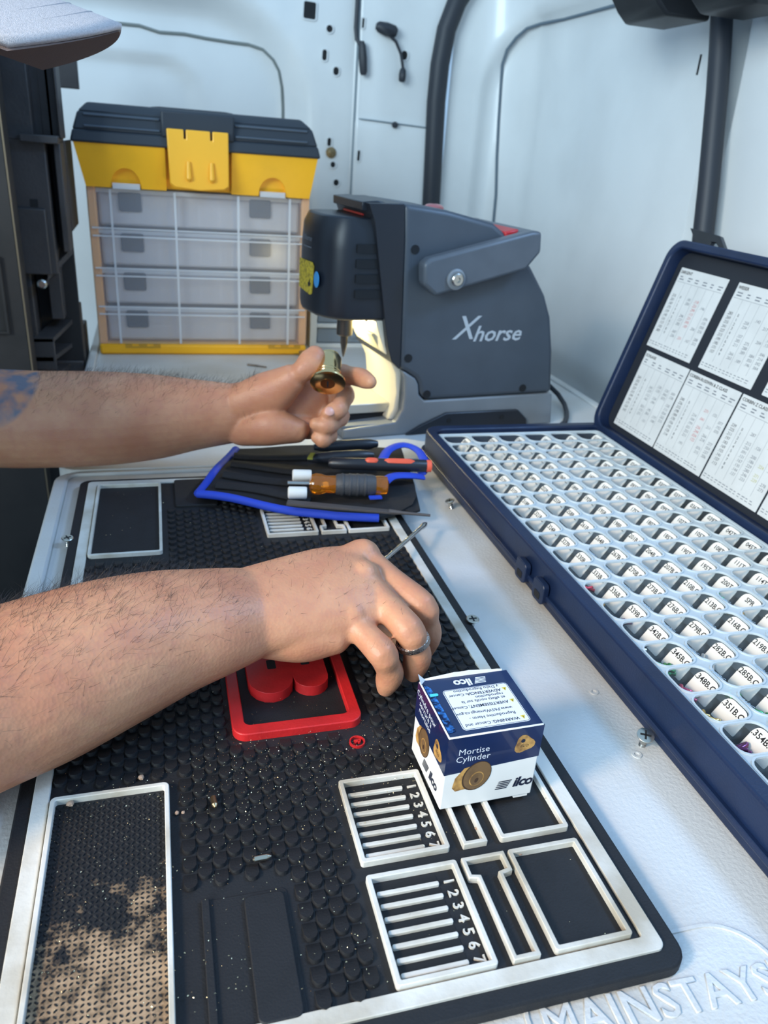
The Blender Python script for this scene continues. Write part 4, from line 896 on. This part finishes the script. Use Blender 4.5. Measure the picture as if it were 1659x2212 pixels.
# ------------------------------------------------------------------ black moulded rack at the left
rk = empty('storage_rack', (-.28, 1.02, FLOOR), 'tall black moulded plastic rack standing left of the table', 'rack')
RB = mat('black rack plastic', C(60, 57, 58), .55, var=.3, vscale=20, bump=.3, bscale=300)
I = Matrix.Translation((.28, -1.02, -FLOOR)); YF = .965
def rp(x, y, Y): p = on_y(x, y, Y); return p.x, p.z
def rbox(name, x0, x1, y0, y1, Y0, dep, bev=.0015, m=None):
    xa, zb = rp(x0, y1, Y0); xb, za = rp(x1, y0, Y0)
    return MB().box(min(xa, xb), min(max(xa, xb), -.1755), Y0, Y0 + dep, min(za, zb), max(za, zb), I).build(name, m or RB, rk, bevel=bev)
rbox('back_panel', 30, 148, 60, 800, YF + .055, .006, m=mat('recess shade rack back', C(26, 26, 29), .7))  # blacker than the rack plastic: recess shade put into the colour
rbox('post', 14, 44, 40, 300, YF, .06)
for x in (70, 93, 108, 126): rbox('slat', x, x + 6, 120, 296, YF + .03, .03, .001)
rbox('side_cheek', 134, 141, 100, 300, YF + .01, .05)
rbox('ledge', 42, 150, 296, 306, YF - .012, .07)
rbox('face_plate', 16, 95, 304, 590, YF, .06)
rbox('plate_step', 40, 97, 452, 592, YF - .006, .02)
MB().box(*[q for q in (rp(66, 440, YF - .002)[0], rp(82, 440, YF - .002)[0])], YF - .001, YF + .004, rp(70, 446, YF)[1], rp(70, 430, YF)[1], I).build('clip_hole', hole_mat, rk)
rbox('side_cheek', 138, 155, 306, 545, YF + .01, .05)
rbox('deep_cheek', 154, 172, 306, 500, YF + .07, .10)
xa, za = rp(100, 545, YF + .05); xb, zb = rp(150, 592, YF + .0)
MB().add([I @ V(p) for p in [(rp(98, 545, YF)[0], YF + .055, rp(98, 545, YF)[1]), (rp(150, 545, YF)[0], YF + .055, rp(150, 545, YF)[1]), (rp(104, 590, YF)[0], YF - .004, rp(104, 590, YF)[1]), (rp(98, 590, YF)[0], YF - .004, rp(98, 590, YF)[1]), (rp(104, 598, YF)[0], YF - .004, rp(104, 598, YF)[1] - .004), (rp(150, 553, YF)[0], YF + .055, rp(150, 553, YF)[1] - .004)]], [(0, 1, 2, 3), (2, 1, 5, 4)]).build('sloping_shelf', RB, rk)
rbox('post', 22, 66, 590, 830, YF + .004, .05); rbox('inner_post', 112, 126, 560, 690, YF + .02, .03)
for (ya, yb) in ((690, 728), (742, 770), (786, 812)):
    p = [rp(72, yb, YF), rp(116, yb, YF), rp(158, ya, YF + .05), rp(120, ya, YF + .05)]
    zt = [p[0][1], p[1][1], p[2][1], p[3][1]]; yy = [YF - .004, YF - .004, YF + .06, YF + .06]
    MB().add([I @ V((p[i][0], yy[i], zt[i])) for i in range(4)] + [I @ V((p[i][0], yy[i], zt[i] - .006)) for i in range(4)], [(0, 1, 2, 3), (7, 6, 5, 4), (0, 1, 5, 4), (1, 2, 6, 5), (2, 3, 7, 6), (3, 0, 4, 7)]).build('shelf', RB, rk)
rbox('shelf_front', 70, 116, 730, 800, YF - .004, .006); rbox('end_post', 158, 176, 660, 800, YF + .06, .03); rbox('back_foot', 176, 205, 700, 800, YF + .12, .03)
MB().lathe([(.0062, 0), (.0062, .003), (.004, .005)], 16, I @ frameM((rp(93, 611, YF)[0], YF - .008, rp(93, 611, YF)[1]), (1, 0, 0), (0, 0, 1))).build('bolt', steel, rk, smooth=True)
MB().box(rp(95, 611, YF)[0] - .004, rp(95, 611, YF)[0] + .004, YF - .008, YF + .05, rp(93, 611, YF)[1] - .004, rp(93, 611, YF)[1] + .004, I).build('bolt_boss', RB, rk)
xa, xb = rp(20, 900, YF)[0], rp(78, 900, YF)[0]
MB().box(xa - .05, xb, YF - .01, YF + .05, FLOOR, rp(20, 800, YF)[1], I).build('lower_post', RB, rk, bevel=.003)
MB().box(xb - .005, -.1765, YF + .05, YF + .06, FLOOR, rp(20, 800, YF)[1], I).build('lower_panel', RB, rk, bevel=.002)
rbox('bracket', 120, 176, 95, 188, YF + .40, .02)
# nearer brown-black cabinet edge at the picture margin
cbn = empty('dark_cabinet', (-.38, .92, FLOOR), 'dark brown cabinet side with worn pale edge at the left margin', 'cabinet')
cab = mat('dark brown laminate', C(54, 48, 44), .6, var=.4, vscale=14); wood = mat('worn pale edge', C(126, 108, 84), .7)
I = Matrix.Translation((.38, -.92, -FLOOR)); YC = .90
xe1 = on_y(30, 500, YC).x
MB().box(-.62, xe1, YC, YC + .05, FLOOR, .50, I).build('side_board', cab, cbn, bevel=.001); MB().box(xe1, xe1 + .0018, YC - .0005, YC + .002, FLOOR, .50, I).build('worn_edge', wood, cbn)
p0, p1 = on_y(0, 660, YC), on_y(22, 720, YC)
MB().ring([(p0.x - .1, p1.z), (p1.x, p1.z), (p1.x, p0.z + .06), (p0.x - .1, p0.z + .06)], [(p0.x - .097, p1.z + .003), (p1.x - .003, p1.z + .003), (p1.x - .003, p0.z + .057), (p0.x - .097, p0.z + .057)], 0, .004, I @ frameM((0, YC, 0), (1, 0, 0), (0, 0, 1))).build('drawer_frame', cab, cbn)
# ------------------------------------------------------------------ the person at the left
def pzz(x, y, z): d = px(x, y); return CO + d * ((z - CO.z) / d.z)
def pdd(x, y, t): return CO + px(x, y) * t
def ell(b, pts, rw, rt, wdir, seg=30, sub=6):
    """tapered limb with elliptical section: rw along wdir, rt across it; rounded ends"""
    pts = [V(p) for p in pts]; n = len(pts)
    rw = rw if isinstance(rw, (list, tuple)) else [rw] * n; rt = rt if isinstance(rt, (list, tuple)) else [rt] * n
    def cr(A, i, f):
        a, b_, c, d = A[max(i - 1, 0)], A[i], A[i + 1], A[min(i + 2, n - 1)]
        return b_ * 1.0 + (c - a) * (.5 * f) + (a * 2 - b_ * 5 + c * 4 - d) * (.5 * f * f) + (b_ * 3 - a - c * 3 + d) * (.5 * f ** 3)
    P, A, B_ = [], [], []
    for i in range(n - 1):
        for q in range(sub): f = q / sub; P.append(cr(pts, i, f)); A.append(cr(rw, i, f)); B_.append(cr(rt, i, f))
    P.append(pts[-1]); A.append(rw[-1]); B_.append(rt[-1])
    # rounded caps
    t0 = (P[0] - P[1]).normalized(); t1 = (P[-1] - P[-2]).normalized(); e0, e1 = min(A[0], B_[0]), min(A[-1], B_[-1])
    for s in (.5, .85, .99):
        P.insert(0, P[0 + 0] if False else None)
        P[0] = None
        k = math.sqrt(1 - s * s); P[0] = pts[0] + t0 * (e0 * s); A.insert(0, rw[0] * k); B_.insert(0, rt[0] * k)
        P.append(pts[-1] + t1 * (e1 * s)); A.append(rw[-1] * k); B_.append(rt[-1] * k)
    m = len(P); vs = []; fs = []
    for i in range(m):
        t = (P[min(i + 1, m - 1)] - P[max(i - 1, 0)]).normalized()
        w = V(wdir); w = (w - t * w.dot(t)).normalized(); h = t.cross(w)
        for k in range(seg): a = 2 * PI * k / seg; vs.append(tuple(P[i] + w * (math.cos(a) * A[i]) + h * (math.sin(a) * B_[i])))
    for i in range(m - 1):
        for k in range(seg): k2 = (k + 1) % seg; fs.append((i * seg + k, i * seg + k2, (i + 1) * seg + k2, (i + 1) * seg + k))
    fs += [tuple(range(seg))[::-1], tuple((m - 1) * seg + k for k in range(seg))]
    b.add(vs, fs)
def ball(b, c, r, ax=None):
    M = Matrix.Translation(c)
    if ax: M = M @ frameM((0, 0, 0), ax[0], ax[1])
    rx_, ry_, rz_ = (r, r, r) if isinstance(r, (int, float)) else r
    prof = [(max(1e-4, math.sin(PI * k / 10)), -math.cos(PI * k / 10)) for k in range(11)]
    b.lathe(prof, 18, M @ Matrix.Diagonal((rx_, ry_, rz_, 1)))
def finger(b, pts, r, wdir):
    a, c, d, e = [V(p) for p in pts]
    P = [a, a.lerp(c, .5), c, c.lerp(d, .5), d, d.lerp(e, .55), e]
    R = [r * 1.08, r * .98, r * 1.06, r * .93, r * .97, r * .90, r * .70]
    ell(b, P, R, [q * .94 for q in R], wdir, 16, 3)
up = MB()
# ---- near (right) arm and hand
rW = pzz(535, 1322, .052); rF = [pzz(455, 1343, .052), pzz(350, 1370, .051), pzz(230, 1412, .049), pzz(90, 1468, .046), pzz(-60, 1525, .045)]
rEl = V((-.238, .118, .046)); rSh = V((-.440, .245, .262))
mM, mR, mP, mI = pzz(783, 1203, .064), pzz(782, 1252, .060), pzz(758, 1338, .048), pzz(770, 1205, .050)
wd = (mM - mP).normalized()
ell(up, [rEl] + rF[::-1] + [rW], [.044, .0455, .0455, .0430, .0390, .0345, .0305], [.040, .042, .042, .039, .034, .028, .0225], wd)
ell(up, [rSh, rSh.lerp(rEl, .3), rSh.lerp(rEl, .7), rEl], [.056, .054, .048, .043], [.056, .052, .047, .041], (0, 1, 0))
mid = (mM + mR + mP) / 3
ell(up, [rW, rW.lerp(mid, .35), rW.lerp(mid, .75), mid], [.0300, .0330, .0350, .0330], [.0215, .0190, .0165, .0140], wd)
for q, r in ((mM, .0125), (mR, .0120), (mP, .0112), (mI, .0120)): ell(up, [rW.lerp(q, .25), rW.lerp(q, .65), q], [.014, .0125, r], [.013, .0125, r], wd)
ell(up, [rW + V((.004, -.006, -.008)), rW.lerp(mP, .5) + V((0, -.006, -.010)), mP + V((-.012, -.004, -.008))], [.017, .0165, .012], [.017, .017, .012], wd)   # heel of the hand
finger(up, [mM, pzz(912, 1310, .0495), pzz(925, 1366, .030), pzz(917, 1404, .016)], .0098, (0, 1, 0))
finger(up, [mR, pzz(884, 1362, .0475), pzz(902, 1415, .029), pzz(893, 1452, .013)], .0098, (0, 1, 0))
finger(up, [mP, pzz(826, 1411, .0390), pzz(843, 1453, .0225), pzz(833, 1484, .0095)], .0093, (0, 1, 0))
finger(up, [mI, pzz(885, 1300, .040), pzz(905, 1352, .024), pzz(893, 1388, .014)], .0092, (0, 1, 0))
tc_, tm, ti, te = pzz(640, 1262, .036), pzz(735, 1285, .026), pzz(812, 1330, .020), pzz(862, 1372, .012)
finger(up, [tc_, tm, ti, te], .0108, (0, 0, 1)); ell(up, [rW, tc_, tm], [.018, .016, .012], [.018, .016, .012], wd)
# knuckles
for q, r in ((mM, .0112), (mR, .0120), (mP, .0113)): ball(up, q + V((0, -.001, .0028)), r * .92)
# ---- far (left) arm and hand
lW = pdd(500, 893, .765); lF = [pdd(420, 896, .765), pdd(330, 901, .764), pdd(220, 905, .760), pdd(90, 907, .755), pdd(0, 905, .75)]
lEl = pdd(-125, 900, .745); lSh = V((-.440, .610, .262))
vu = V((.02, -.02, 1)).normalized()
ell(up, [lEl] + lF[::-1] + [lW], [.046, .0485, .0480, .0470, .0430, .0360, .0305], [.042, .043, .043, .041, .036, .028, .0215], vu)
ell(up, [lSh, lSh.lerp(lEl, .3), lSh.lerp(lEl, .7), lEl], [.056, .054, .048, .043], [.056, .052, .047, .041], (0, 1, 0))
nI, nM, nR, nP = pdd(688, 826, .788), pdd(698, 857, .793), pdd(690, 893, .788), pdd(668, 926, .778)
mid = (nI + nM + nR + nP) / 4
ell(up, [lW, lW.lerp(mid, .35), lW.lerp(mid, .75), mid], [.0300, .0330, .0350, .0330], [.0200, .0165, .0145, .0130], vu)
for q in (nI, nM, nR, nP): ell(up, [lW.lerp(q, .3), lW.lerp(q, .65), q], [.013, .0120, .0112], [.012, .0118, .0110], vu)
tC, tM, tI, tE = pdd(580, 852, .752), pdd(628, 820, .740), pdd(661, 796, .733), pdd(682, 766, .734)
ell(up, [lW + V((.006, -.006, .010)), tC, tM], [.020, .0225, .0150], [.016, .0185, .0140], vu)
ell(up, [lW + V((.008, -.008, -.014)), pdd(585, 922, .756), pdd(640, 930, .762)], [.017, .0190, .0130], [.015, .0165, .0125], vu)
finger(up, [tM.lerp(tC, .3), tM, tI, tE], .0122, (1, 0, .6))
ell(up, [tI, tI.lerp(tE, .6), tE], [.0118, .0122, .0098], [.0105, .0105, .0085], (1, 0, .6))
finger(up, [nI, pdd(736, 808, .775), pdd(777, 815, .754), pdd(800, 825, .738)], .0100, vu)
finger(up, [nM, pdd(746, 852, .777), pdd(732, 884, .748), pdd(708, 893, .742)], .0100, vu)
finger(up, [nR, pdd(736, 899, .773), pdd(708, 920, .748), pdd(682, 916, .745)], .0098, vu)
finger(up, [nP, pdd(712, 938, .766), pdd(699, 950, .752), pdd(684, 945, .750)], .0088, vu)
# ---- shoulders, neck and head
Hc = V((-.272, .452, .385)); shc = (rSh + lSh) / 2
ell(up, [rSh, shc + V((-.02, 0, .012)), lSh], [.062, .085, .062], [.066, .080, .066], (0, 0, 1))
ell(up, [shc + V((.0, .01, .02)), (shc + Hc) / 2 + V((.0, .01, -.005)), Hc + V((-.02, 0, -.02))], [.062, .055, .056], [.062, .055, .056], (0, 1, 0))
fw = V((1, 0, -.42)).normalized(); uh = V((.42, 0, 1)).normalized(); sh = V((0, 1, 0))
ball(up, Hc, (.092, .075, .100), (fw, sh)); ball(up, Hc + fw * .030 - uh * .045, (.060, .056, .058), (fw, sh))
ell(up, [Hc + fw * .086 + uh * .005, Hc + fw * .098 - uh * .018, Hc + fw * .106 - uh * .032, Hc + fw * .090 - uh * .038], [.006, .009, .012, .009], [.006, .008, .009, .007], (0, 1, 0))
for s in (-1, 1):
    ball(up, Hc + sh * (s * .076) - fw * .008 - uh * .010, (.018, .008, .028), (fw, sh)); ball(up, Hc + fw * .082 + sh * (s * .030) + uh * .020, (.012, .022, .007), (fw, sh))
ell(up, [Hc + fw * .086 + sh * .022 - uh * .062, Hc + fw * .092 - uh * .060, Hc + fw * .086 - sh * .022 - uh * .062], .006, .005, (0, 0, 1))
low = MB(); hip = V((-.70, .43, -.02))
ell(low, [shc + V((-.02, 0, .0)), shc.lerp(hip, .4), shc.lerp(hip, .75), hip], [.150, .150, .140, .150], [.085, .100, .098, .100], (0, 1, 0))
for s in (-1, 1):
    h_ = hip + V((0, s * .085, -.02)); kn = V((-.66, .43 + s * .10, -.37)); an = V((-.70, .43 + s * .11, FLOOR + .06))
    ell(low, [h_, h_.lerp(kn, .5), kn, kn.lerp(an, .35), an, an + V((.02, 0, -.03)), an + V((.13, s * .01, -.042))], [.080, .072, .052, .054, .036, .036, .034], [.085, .075, .055, .056, .040, .038, .022], (0, 1, 0))
def remesh(b, vox, it):
    me = b.mesh('tmp', None); o = bpy.data.objects.new('tmp', me); COL.objects.link(o)
    r = o.modifiers.new('r', 'REMESH'); r.mode = 'VOXEL'; r.voxel_size = vox
    s = o.modifiers.new('s', 'SMOOTH'); s.factor = .5; s.iterations = it
    dg = bpy.context.evaluated_depsgraph_get(); out = bpy.data.meshes.new_from_object(o.evaluated_get(dg)); bpy.data.objects.remove(o); return out
m1, m2 = remesh(up, .0016, 5), remesh(low, .006, 3)
bm = bmesh.new(); bm.from_mesh(m1); bm.from_mesh(m2); body_me = bpy.data.meshes.new('person'); bm.to_mesh(body_me); bm.free()
for p in body_me.polygons: p.use_smooth = True
def skin_material(tat):
    m = bpy.data.materials.new('skin'); m.use_nodes = True; nt = m.node_tree; b = nt.nodes['Principled BSDF']
    tc = nt.nodes.new('ShaderNodeTexCoord'); L = nt.links.new
    def noise(sc, de=4): n = nt.nodes.new('ShaderNodeTexNoise'); n.inputs['Scale'].default_value = sc; n.inputs['Detail'].default_value = de; L(tc.outputs['Object'], n.inputs['Vector']); return n.outputs['Fac']
    def rng(s, a, c): r = nt.nodes.new('ShaderNodeMapRange'); r.inputs[1].default_value = a; r.inputs[2].default_value = c; L(s, r.inputs[0]); return r.outputs[0]
    def mix(f, A, B_):
        x = nt.nodes.new('ShaderNodeMix'); x.data_type = 'RGBA'; L(f, x.inputs['Factor'])
        for k, q in (('A', A), ('B', B_)):
            if isinstance(q, tuple): x.inputs[k].default_value = q
            else: L(q, x.inputs[k])
        return x.outputs['Result']
    c = mix(rng(noise(26), .35, .7), C(198, 144, 110), C(180, 120, 90)); c = mix(rng(noise(150, 3), .45, 1.15), c, C(178, 116, 96))
    vm = nt.nodes.new('ShaderNodeVectorMath'); vm.operation = 'DISTANCE'; vm.inputs[1].default_value = tat; L(tc.outputs['Object'], vm.inputs[0])
    tn = nt.nodes.new('ShaderNodeMath'); tn.operation = 'MULTIPLY'; L(rng(vm.outputs['Value'], .050, .046), tn.inputs[0]); L(rng(noise(60, 2), .35, .6), tn.inputs[1])
    c = mix(tn.outputs[0], c, C(104, 104, 116)); L(c, b.inputs['Base Color'])
    b.inputs['Roughness'].default_value = .48; b.inputs['Subsurface Weight'].default_value = .22; b.inputs['Subsurface Radius'].default_value = (.010, .004, .002); b.inputs['Subsurface Scale'].default_value = .35
    v = nt.nodes.new('ShaderNodeTexVoronoi'); v.inputs['Scale'].default_value = 520; L(tc.outputs['Object'], v.inputs['Vector'])
    ad = nt.nodes.new('ShaderNodeMath'); ad.operation = 'ADD'; L(v.outputs['Distance'], ad.inputs[0]); L(noise(90, 5), ad.inputs[1])
    bp = nt.nodes.new('ShaderNodeBump'); bp.inputs['Strength'].default_value = .2; bp.inputs['Distance'].default_value = .0006; L(ad.outputs[0], bp.inputs['Height']); L(bp.outputs['Normal'], b.inputs['Normal'])
    return m
body_me.materials.append(skin_material(tuple(pdd(-38, 815, .71))))
person = link('person', body_me); tag(person, 'person in a pale cap leaning in from the left, both bare forearms over the mat', 'person')
# arm hair
hr = MB(); rh = random.Random(11)
def seg_t(p, a, b_): ab = b_ - a; return (p - a).dot(ab) / ab.length_squared
polys = body_me.polygons; vsx = body_me.vertices; npoly = len(m1.polygons)
def grow(p, nrm, along, L, r):
    d = (nrm * rh.uniform(.18, .55) + along * rh.uniform(.5, 1.1) + V((rh.gauss(0, .35), rh.gauss(0, .35), rh.gauss(0, .2)))).normalized(); sag = V((rh.gauss(0, .4), rh.gauss(0, .4), rh.gauss(0, .3)))
    pts = []; q = p - nrm * .0003; n = 4
    for k in range(n + 1):
        pts.append(q.copy()); q = q + d * (L / n); d = (d + sag * .22 - nrm * .10).normalized()
    hr.tube(pts, [r, r, r * .85, r * .6, r * .2], 3, caps=False)
cnt = 0; tries = 0
while cnt < 5600 and tries < 420000:
    tries += 1; pg = polys[rh.randrange(npoly)]; c = pg.center
    tr = seg_t(c, rEl, rW); tl = seg_t(c, lEl, lW)
    dr = (c - (rEl + (rW - rEl) * tr)).length; dl = (c - (lEl + (lW - lEl) * tl)).length
    if dr < .07 and .1 < tr < 1.30:
        k = pg.normal.dot(V((.05, .35, .93)).normalized()); pr = max(0, (k + .25)) ** 1.1 * (1 if tr < .95 else .35)
        if rh.random() < pr * (.9 if tr < .8 else .5): grow(c, pg.normal, (rW - rEl).normalized() * .6 + V((0, .5, .1)), rh.uniform(.005, .014) * (1 if tr < .95 else .55), rh.uniform(.00004, .00007)); cnt += 1
    elif dl < .07 and .35 < tl < 1.1:
        k = pg.normal.dot(V((0, .1, 1))); pr = max(0, k - .1)
        if rh.random() < pr * .9: grow(c, pg.normal, (lW - lEl).normalized() * .6 + V((0, .2, .5)), rh.uniform(.006, .012), rh.uniform(.00004, .00007)); cnt += 1
ho = hr.build('arm_hair', mat('dark arm hair', C(40, 28, 22), .5), person); tag(ho, 'fine dark hair on both forearms', kind='stuff')
# finger nails
nail = mat('nail', C(208, 156, 140), .35)
def mknail(c, n_, t_, w, l):
    b = MB(); ball(b, c, (l, w, w * .30), (V(t_), V(n_).cross(V(t_)))); b.build('fingernail', nail, person, smooth=True)
tp = pdd(708, 893, .742); dp_ = pdd(732, 884, .748); t_ = (tp - dp_).normalized(); n_ = V((.1, -.75, .55)); n_ = (n_ - t_ * n_.dot(t_)).normalized()
mknail(tp + n_ * .0068 + t_ * .0005, n_, t_, .0046, .0054)
# clothes
shirt_m = mat('dark grey shirt cotton', C(58, 60, 66), .9, bump=.4, bscale=600); jean = mat('dark work trousers', C(44, 46, 54), .9, bump=.4, bscale=500); capm = mat('heather cap fabric', C(206, 196, 194), .9, var=.18, vscale=700, bump=.6, bscale=1600)
sb = MB()
ell(sb, [rSh + V((.0, .02, -.01)), shc + V((-.02, 0, .006)), lSh + V((.0, -.02, -.01))], [.072, .094, .072], [.076, .090, .076], (0, 0, 1))
ell(sb, [shc + V((-.02, 0, .0)), shc.lerp(hip, .4), shc.lerp(hip, .75), hip + V((.02, 0, .02))], [.160, .160, .150, .160], [.095, .110, .108, .110], (0, 1, 0))
for a_, e_ in ((rSh, rEl), (lSh, lEl)): ell(sb, [a_, a_.lerp(e_, .3), a_.lerp(e_, .58)], [.068, .066, .064], [.066, .062, .058], (0, 1, 0))
so = link('shirt', remesh(sb, .005, 3), person); so.data.materials.append(shirt_m)
tbm = MB()
for s in (-1, 1):
    h_ = hip + V((0, s * .085, -.02)); kn = V((-.66, .43 + s * .10, -.37)); an = V((-.70, .43 + s * .11, FLOOR + .08))
    ell(tbm, [h_, h_.lerp(kn, .5), kn, an], [.092, .082, .066, .056], [.098, .086, .070, .060], (0, 1, 0))
ell(tbm, [hip + V((0, -.09, 0)), hip, hip + V((0, .09, 0))], [.105, .11, .105], [.100, .105, .100], (0, 0, 1))
to = link('trousers', remesh(tbm, .007, 3), person); to.data.materials.append(jean)
for me_ in (so.data, to.data):
    for p in me_.polygons: p.use_smooth = True
for s in (-1, 1):
    sh_ = MB(); an = V((-.70, .43 + s * .11, FLOOR + .06)); ell(sh_, [an + V((-.035, 0, -.02)), an + V((.0, 0, -.012)), an + V((.06, s * .005, -.022)), an + V((.135, s * .01, -.030))], [.038, .044, .046, .038], [.036, .046, .036, .026], (0, 1, 0)); sh_.box(an.x - .07, an.x + .165, an.y - .040, an.y + .044, FLOOR, FLOOR + .016); sh_.build('shoe', black_rubber, person, smooth=50)
# cap: crown shell, sweatband and arched bill
cr_ = MB(); nseg, nr = 36, 12; vs = []
for j in range(nr + 1):
    a = (PI / 2) * j / nr
    for i in range(nseg): t = 2 * PI * i / nseg; q = Hc + uh * (.022 + .090 * math.sin(a)) + fw * (.102 * math.cos(a) * math.cos(t)) + sh * (.085 * math.cos(a) * math.sin(t)); vs.append(tuple(q))
cr_.add(vs, [(j * nseg + i, j * nseg + (i + 1) % nseg, (j + 1) * nseg + (i + 1) % nseg, (j + 1) * nseg + i) for j in range(nr) for i in range(nseg)])
cap = cr_.build('cap', capm, person, smooth=True); sm = cap.modifiers.new('t', 'SOLIDIFY'); sm.thickness = .003
tag(cap, 'pale heather cap')
bl_ = MB(); nt_, ns = 28, 12; vs = []
tipx = V((-.079, .462, .3745)); base = V((-.176, .455, .392)); wdt = .088
bf = (tipx - base); Lb = bf.length; bf.normalize(); bu = V((0, 1, 0)).cross(bf) * -1
bu = bf.cross(V((0, 1, 0))) * -1 if bf.cross(V((0, 1, 0))).z < 0 else bf.cross(V((0, 1, 0)))
for j in range(ns + 1):
    s = j / ns
    for i in range(nt_ + 1):
        t = -1 + 2 * i / nt_
        reach = Lb * (1 - .62 * abs(t) ** 2.6); bas = -.055 * abs(t) ** 2.2
        q = base + bf * (bas + (reach - bas) * s) + V((0, 1, 0)) * (t * wdt * (1 - .05 * s)) - V((0, 0, 1)) * (.034 * t * t + .004 * s * s) 
        vs.append(tuple(q))
bl_.add(vs, [(j * (nt_ + 1) + i, j * (nt_ + 1) + i + 1, (j + 1) * (nt_ + 1) + i + 1, (j + 1) * (nt_ + 1) + i) for j in range(ns) for i in range(nt_)])
bill = bl_.build('cap_bill', capm, cap, smooth=True); sm = bill.modifiers.new('t', 'SOLIDIFY'); sm.thickness = .004; sm.offset = 0
for s in (.30, .52):
    pts = []
    for i in range(2, nt_ - 1):
        t = -1 + 2 * i / nt_; reach = Lb * (1 - .62 * abs(t) ** 2.6); bas = -.055 * abs(t) ** 2.2
        pts.append(base + bf * (bas + (reach - bas) * (1 - s * .6)) + V((0, 1, 0)) * (t * wdt * (1 - .05 * (1 - s * .6))) - V((0, 0, 1)) * (.034 * t * t + .004 * (1 - s * .6) ** 2) + V((0, 0, .0021)))
    MB().tube(pts, .00035, 5).build('bill_stitching', mat('stitch thread', C(176, 166, 164), .9), cap)
ub = bl_.mesh('underbill', mat('shaded underbill fabric', C(120, 100, 92), .9, bump=.5, bscale=1600), True); ubo = link('underbill', ub, cap); ubo.location = (-.0012, 0, -.0030)  # copy of the bill with its underside shade put into the brown
rgp = [pzz(884, 1362, .0475), pzz(902, 1415, .029)]; rc = rgp[0].lerp(rgp[1], .45); ra = (rgp[1] - rgp[0]).normalized()
MB().lathe([(.0093, -.0022), (.0106, -.0016), (.0108, 0), (.0106, .0016), (.0093, .0022)], 24, axisM(rc, ra), caps=False).build('finger_ring', mat('ring silver', C(190, 180, 172), .25, 1, bump=.6, bscale=900), person, smooth=True)
for s in (-1, 1):
    e_ = MB(); ball(e_, Hc + fw * .078 + sh * (s * .030) + uh * .004, .0115); e_.build('eye', mat('eye white', C(230, 226, 220), .2), person, smooth=True)
hb_ = MB(); ell(hb_, [Hc - fw * .06 + sh * .05 - uh * .02, Hc - fw * .085 - uh * .02, Hc - fw * .06 - sh * .05 - uh * .02], [.045, .048, .045], [.022, .022, .022], (0, 0, 1)); hb_.build('hair', mat('short dark hair', C(48, 36, 30), .8, bump=.8, bscale=900), person, smooth=True)

# ------------------------------------------------------------------ brass mortise cylinder between thumb and finger
cF = pdd(708, 829, .728); nrm = (V(CR[2]) * -.50 - V(CR[1]) * .866).normalized()     # face points down and towards the viewer
cy = empty('mortise_cylinder', tuple(cF), 'polished brass mortise lock cylinder held between thumb and forefinger', 'lock cylinder')
M = axisM((0, 0, 0), -nrm)
polb = mat('polished brass', C(226, 196, 140), .17, 1)
MB().lathe([(.0135, 0), (.0168, .0006), (.0170, .0022), (.0128, .0040), (.0122, .0052)], 36, M).build('flange', polb, cy, smooth=True)
MB().lathe([(.0122, .0050), (.0122, .0300), (.0112, .0312)], 36, M).build('barrel', polb, cy, smooth=True)
for z in (.009, .012): MB().lathe([(.01215, z - .0006), (.01245, z), (.01215, z + .0006)], 36, M).build('thread', polb, cy, smooth=True)
MB().lathe([(.0070, -.0003), (.0070, .0006)], 24, M).build('plug', mat('dark bronze', C(96, 66, 40), .35, .9), cy, smooth=True)
MB().box(-.0007, .0007, -.0045, .0035, -.0006, .0002, M).build('keyway', hole_mat, cy)
MB().lathe([(.0105, .0305), (.0105, .0335), (.0040, .0338)], 24, M).build('cam_collar', polb, cy, smooth=True)
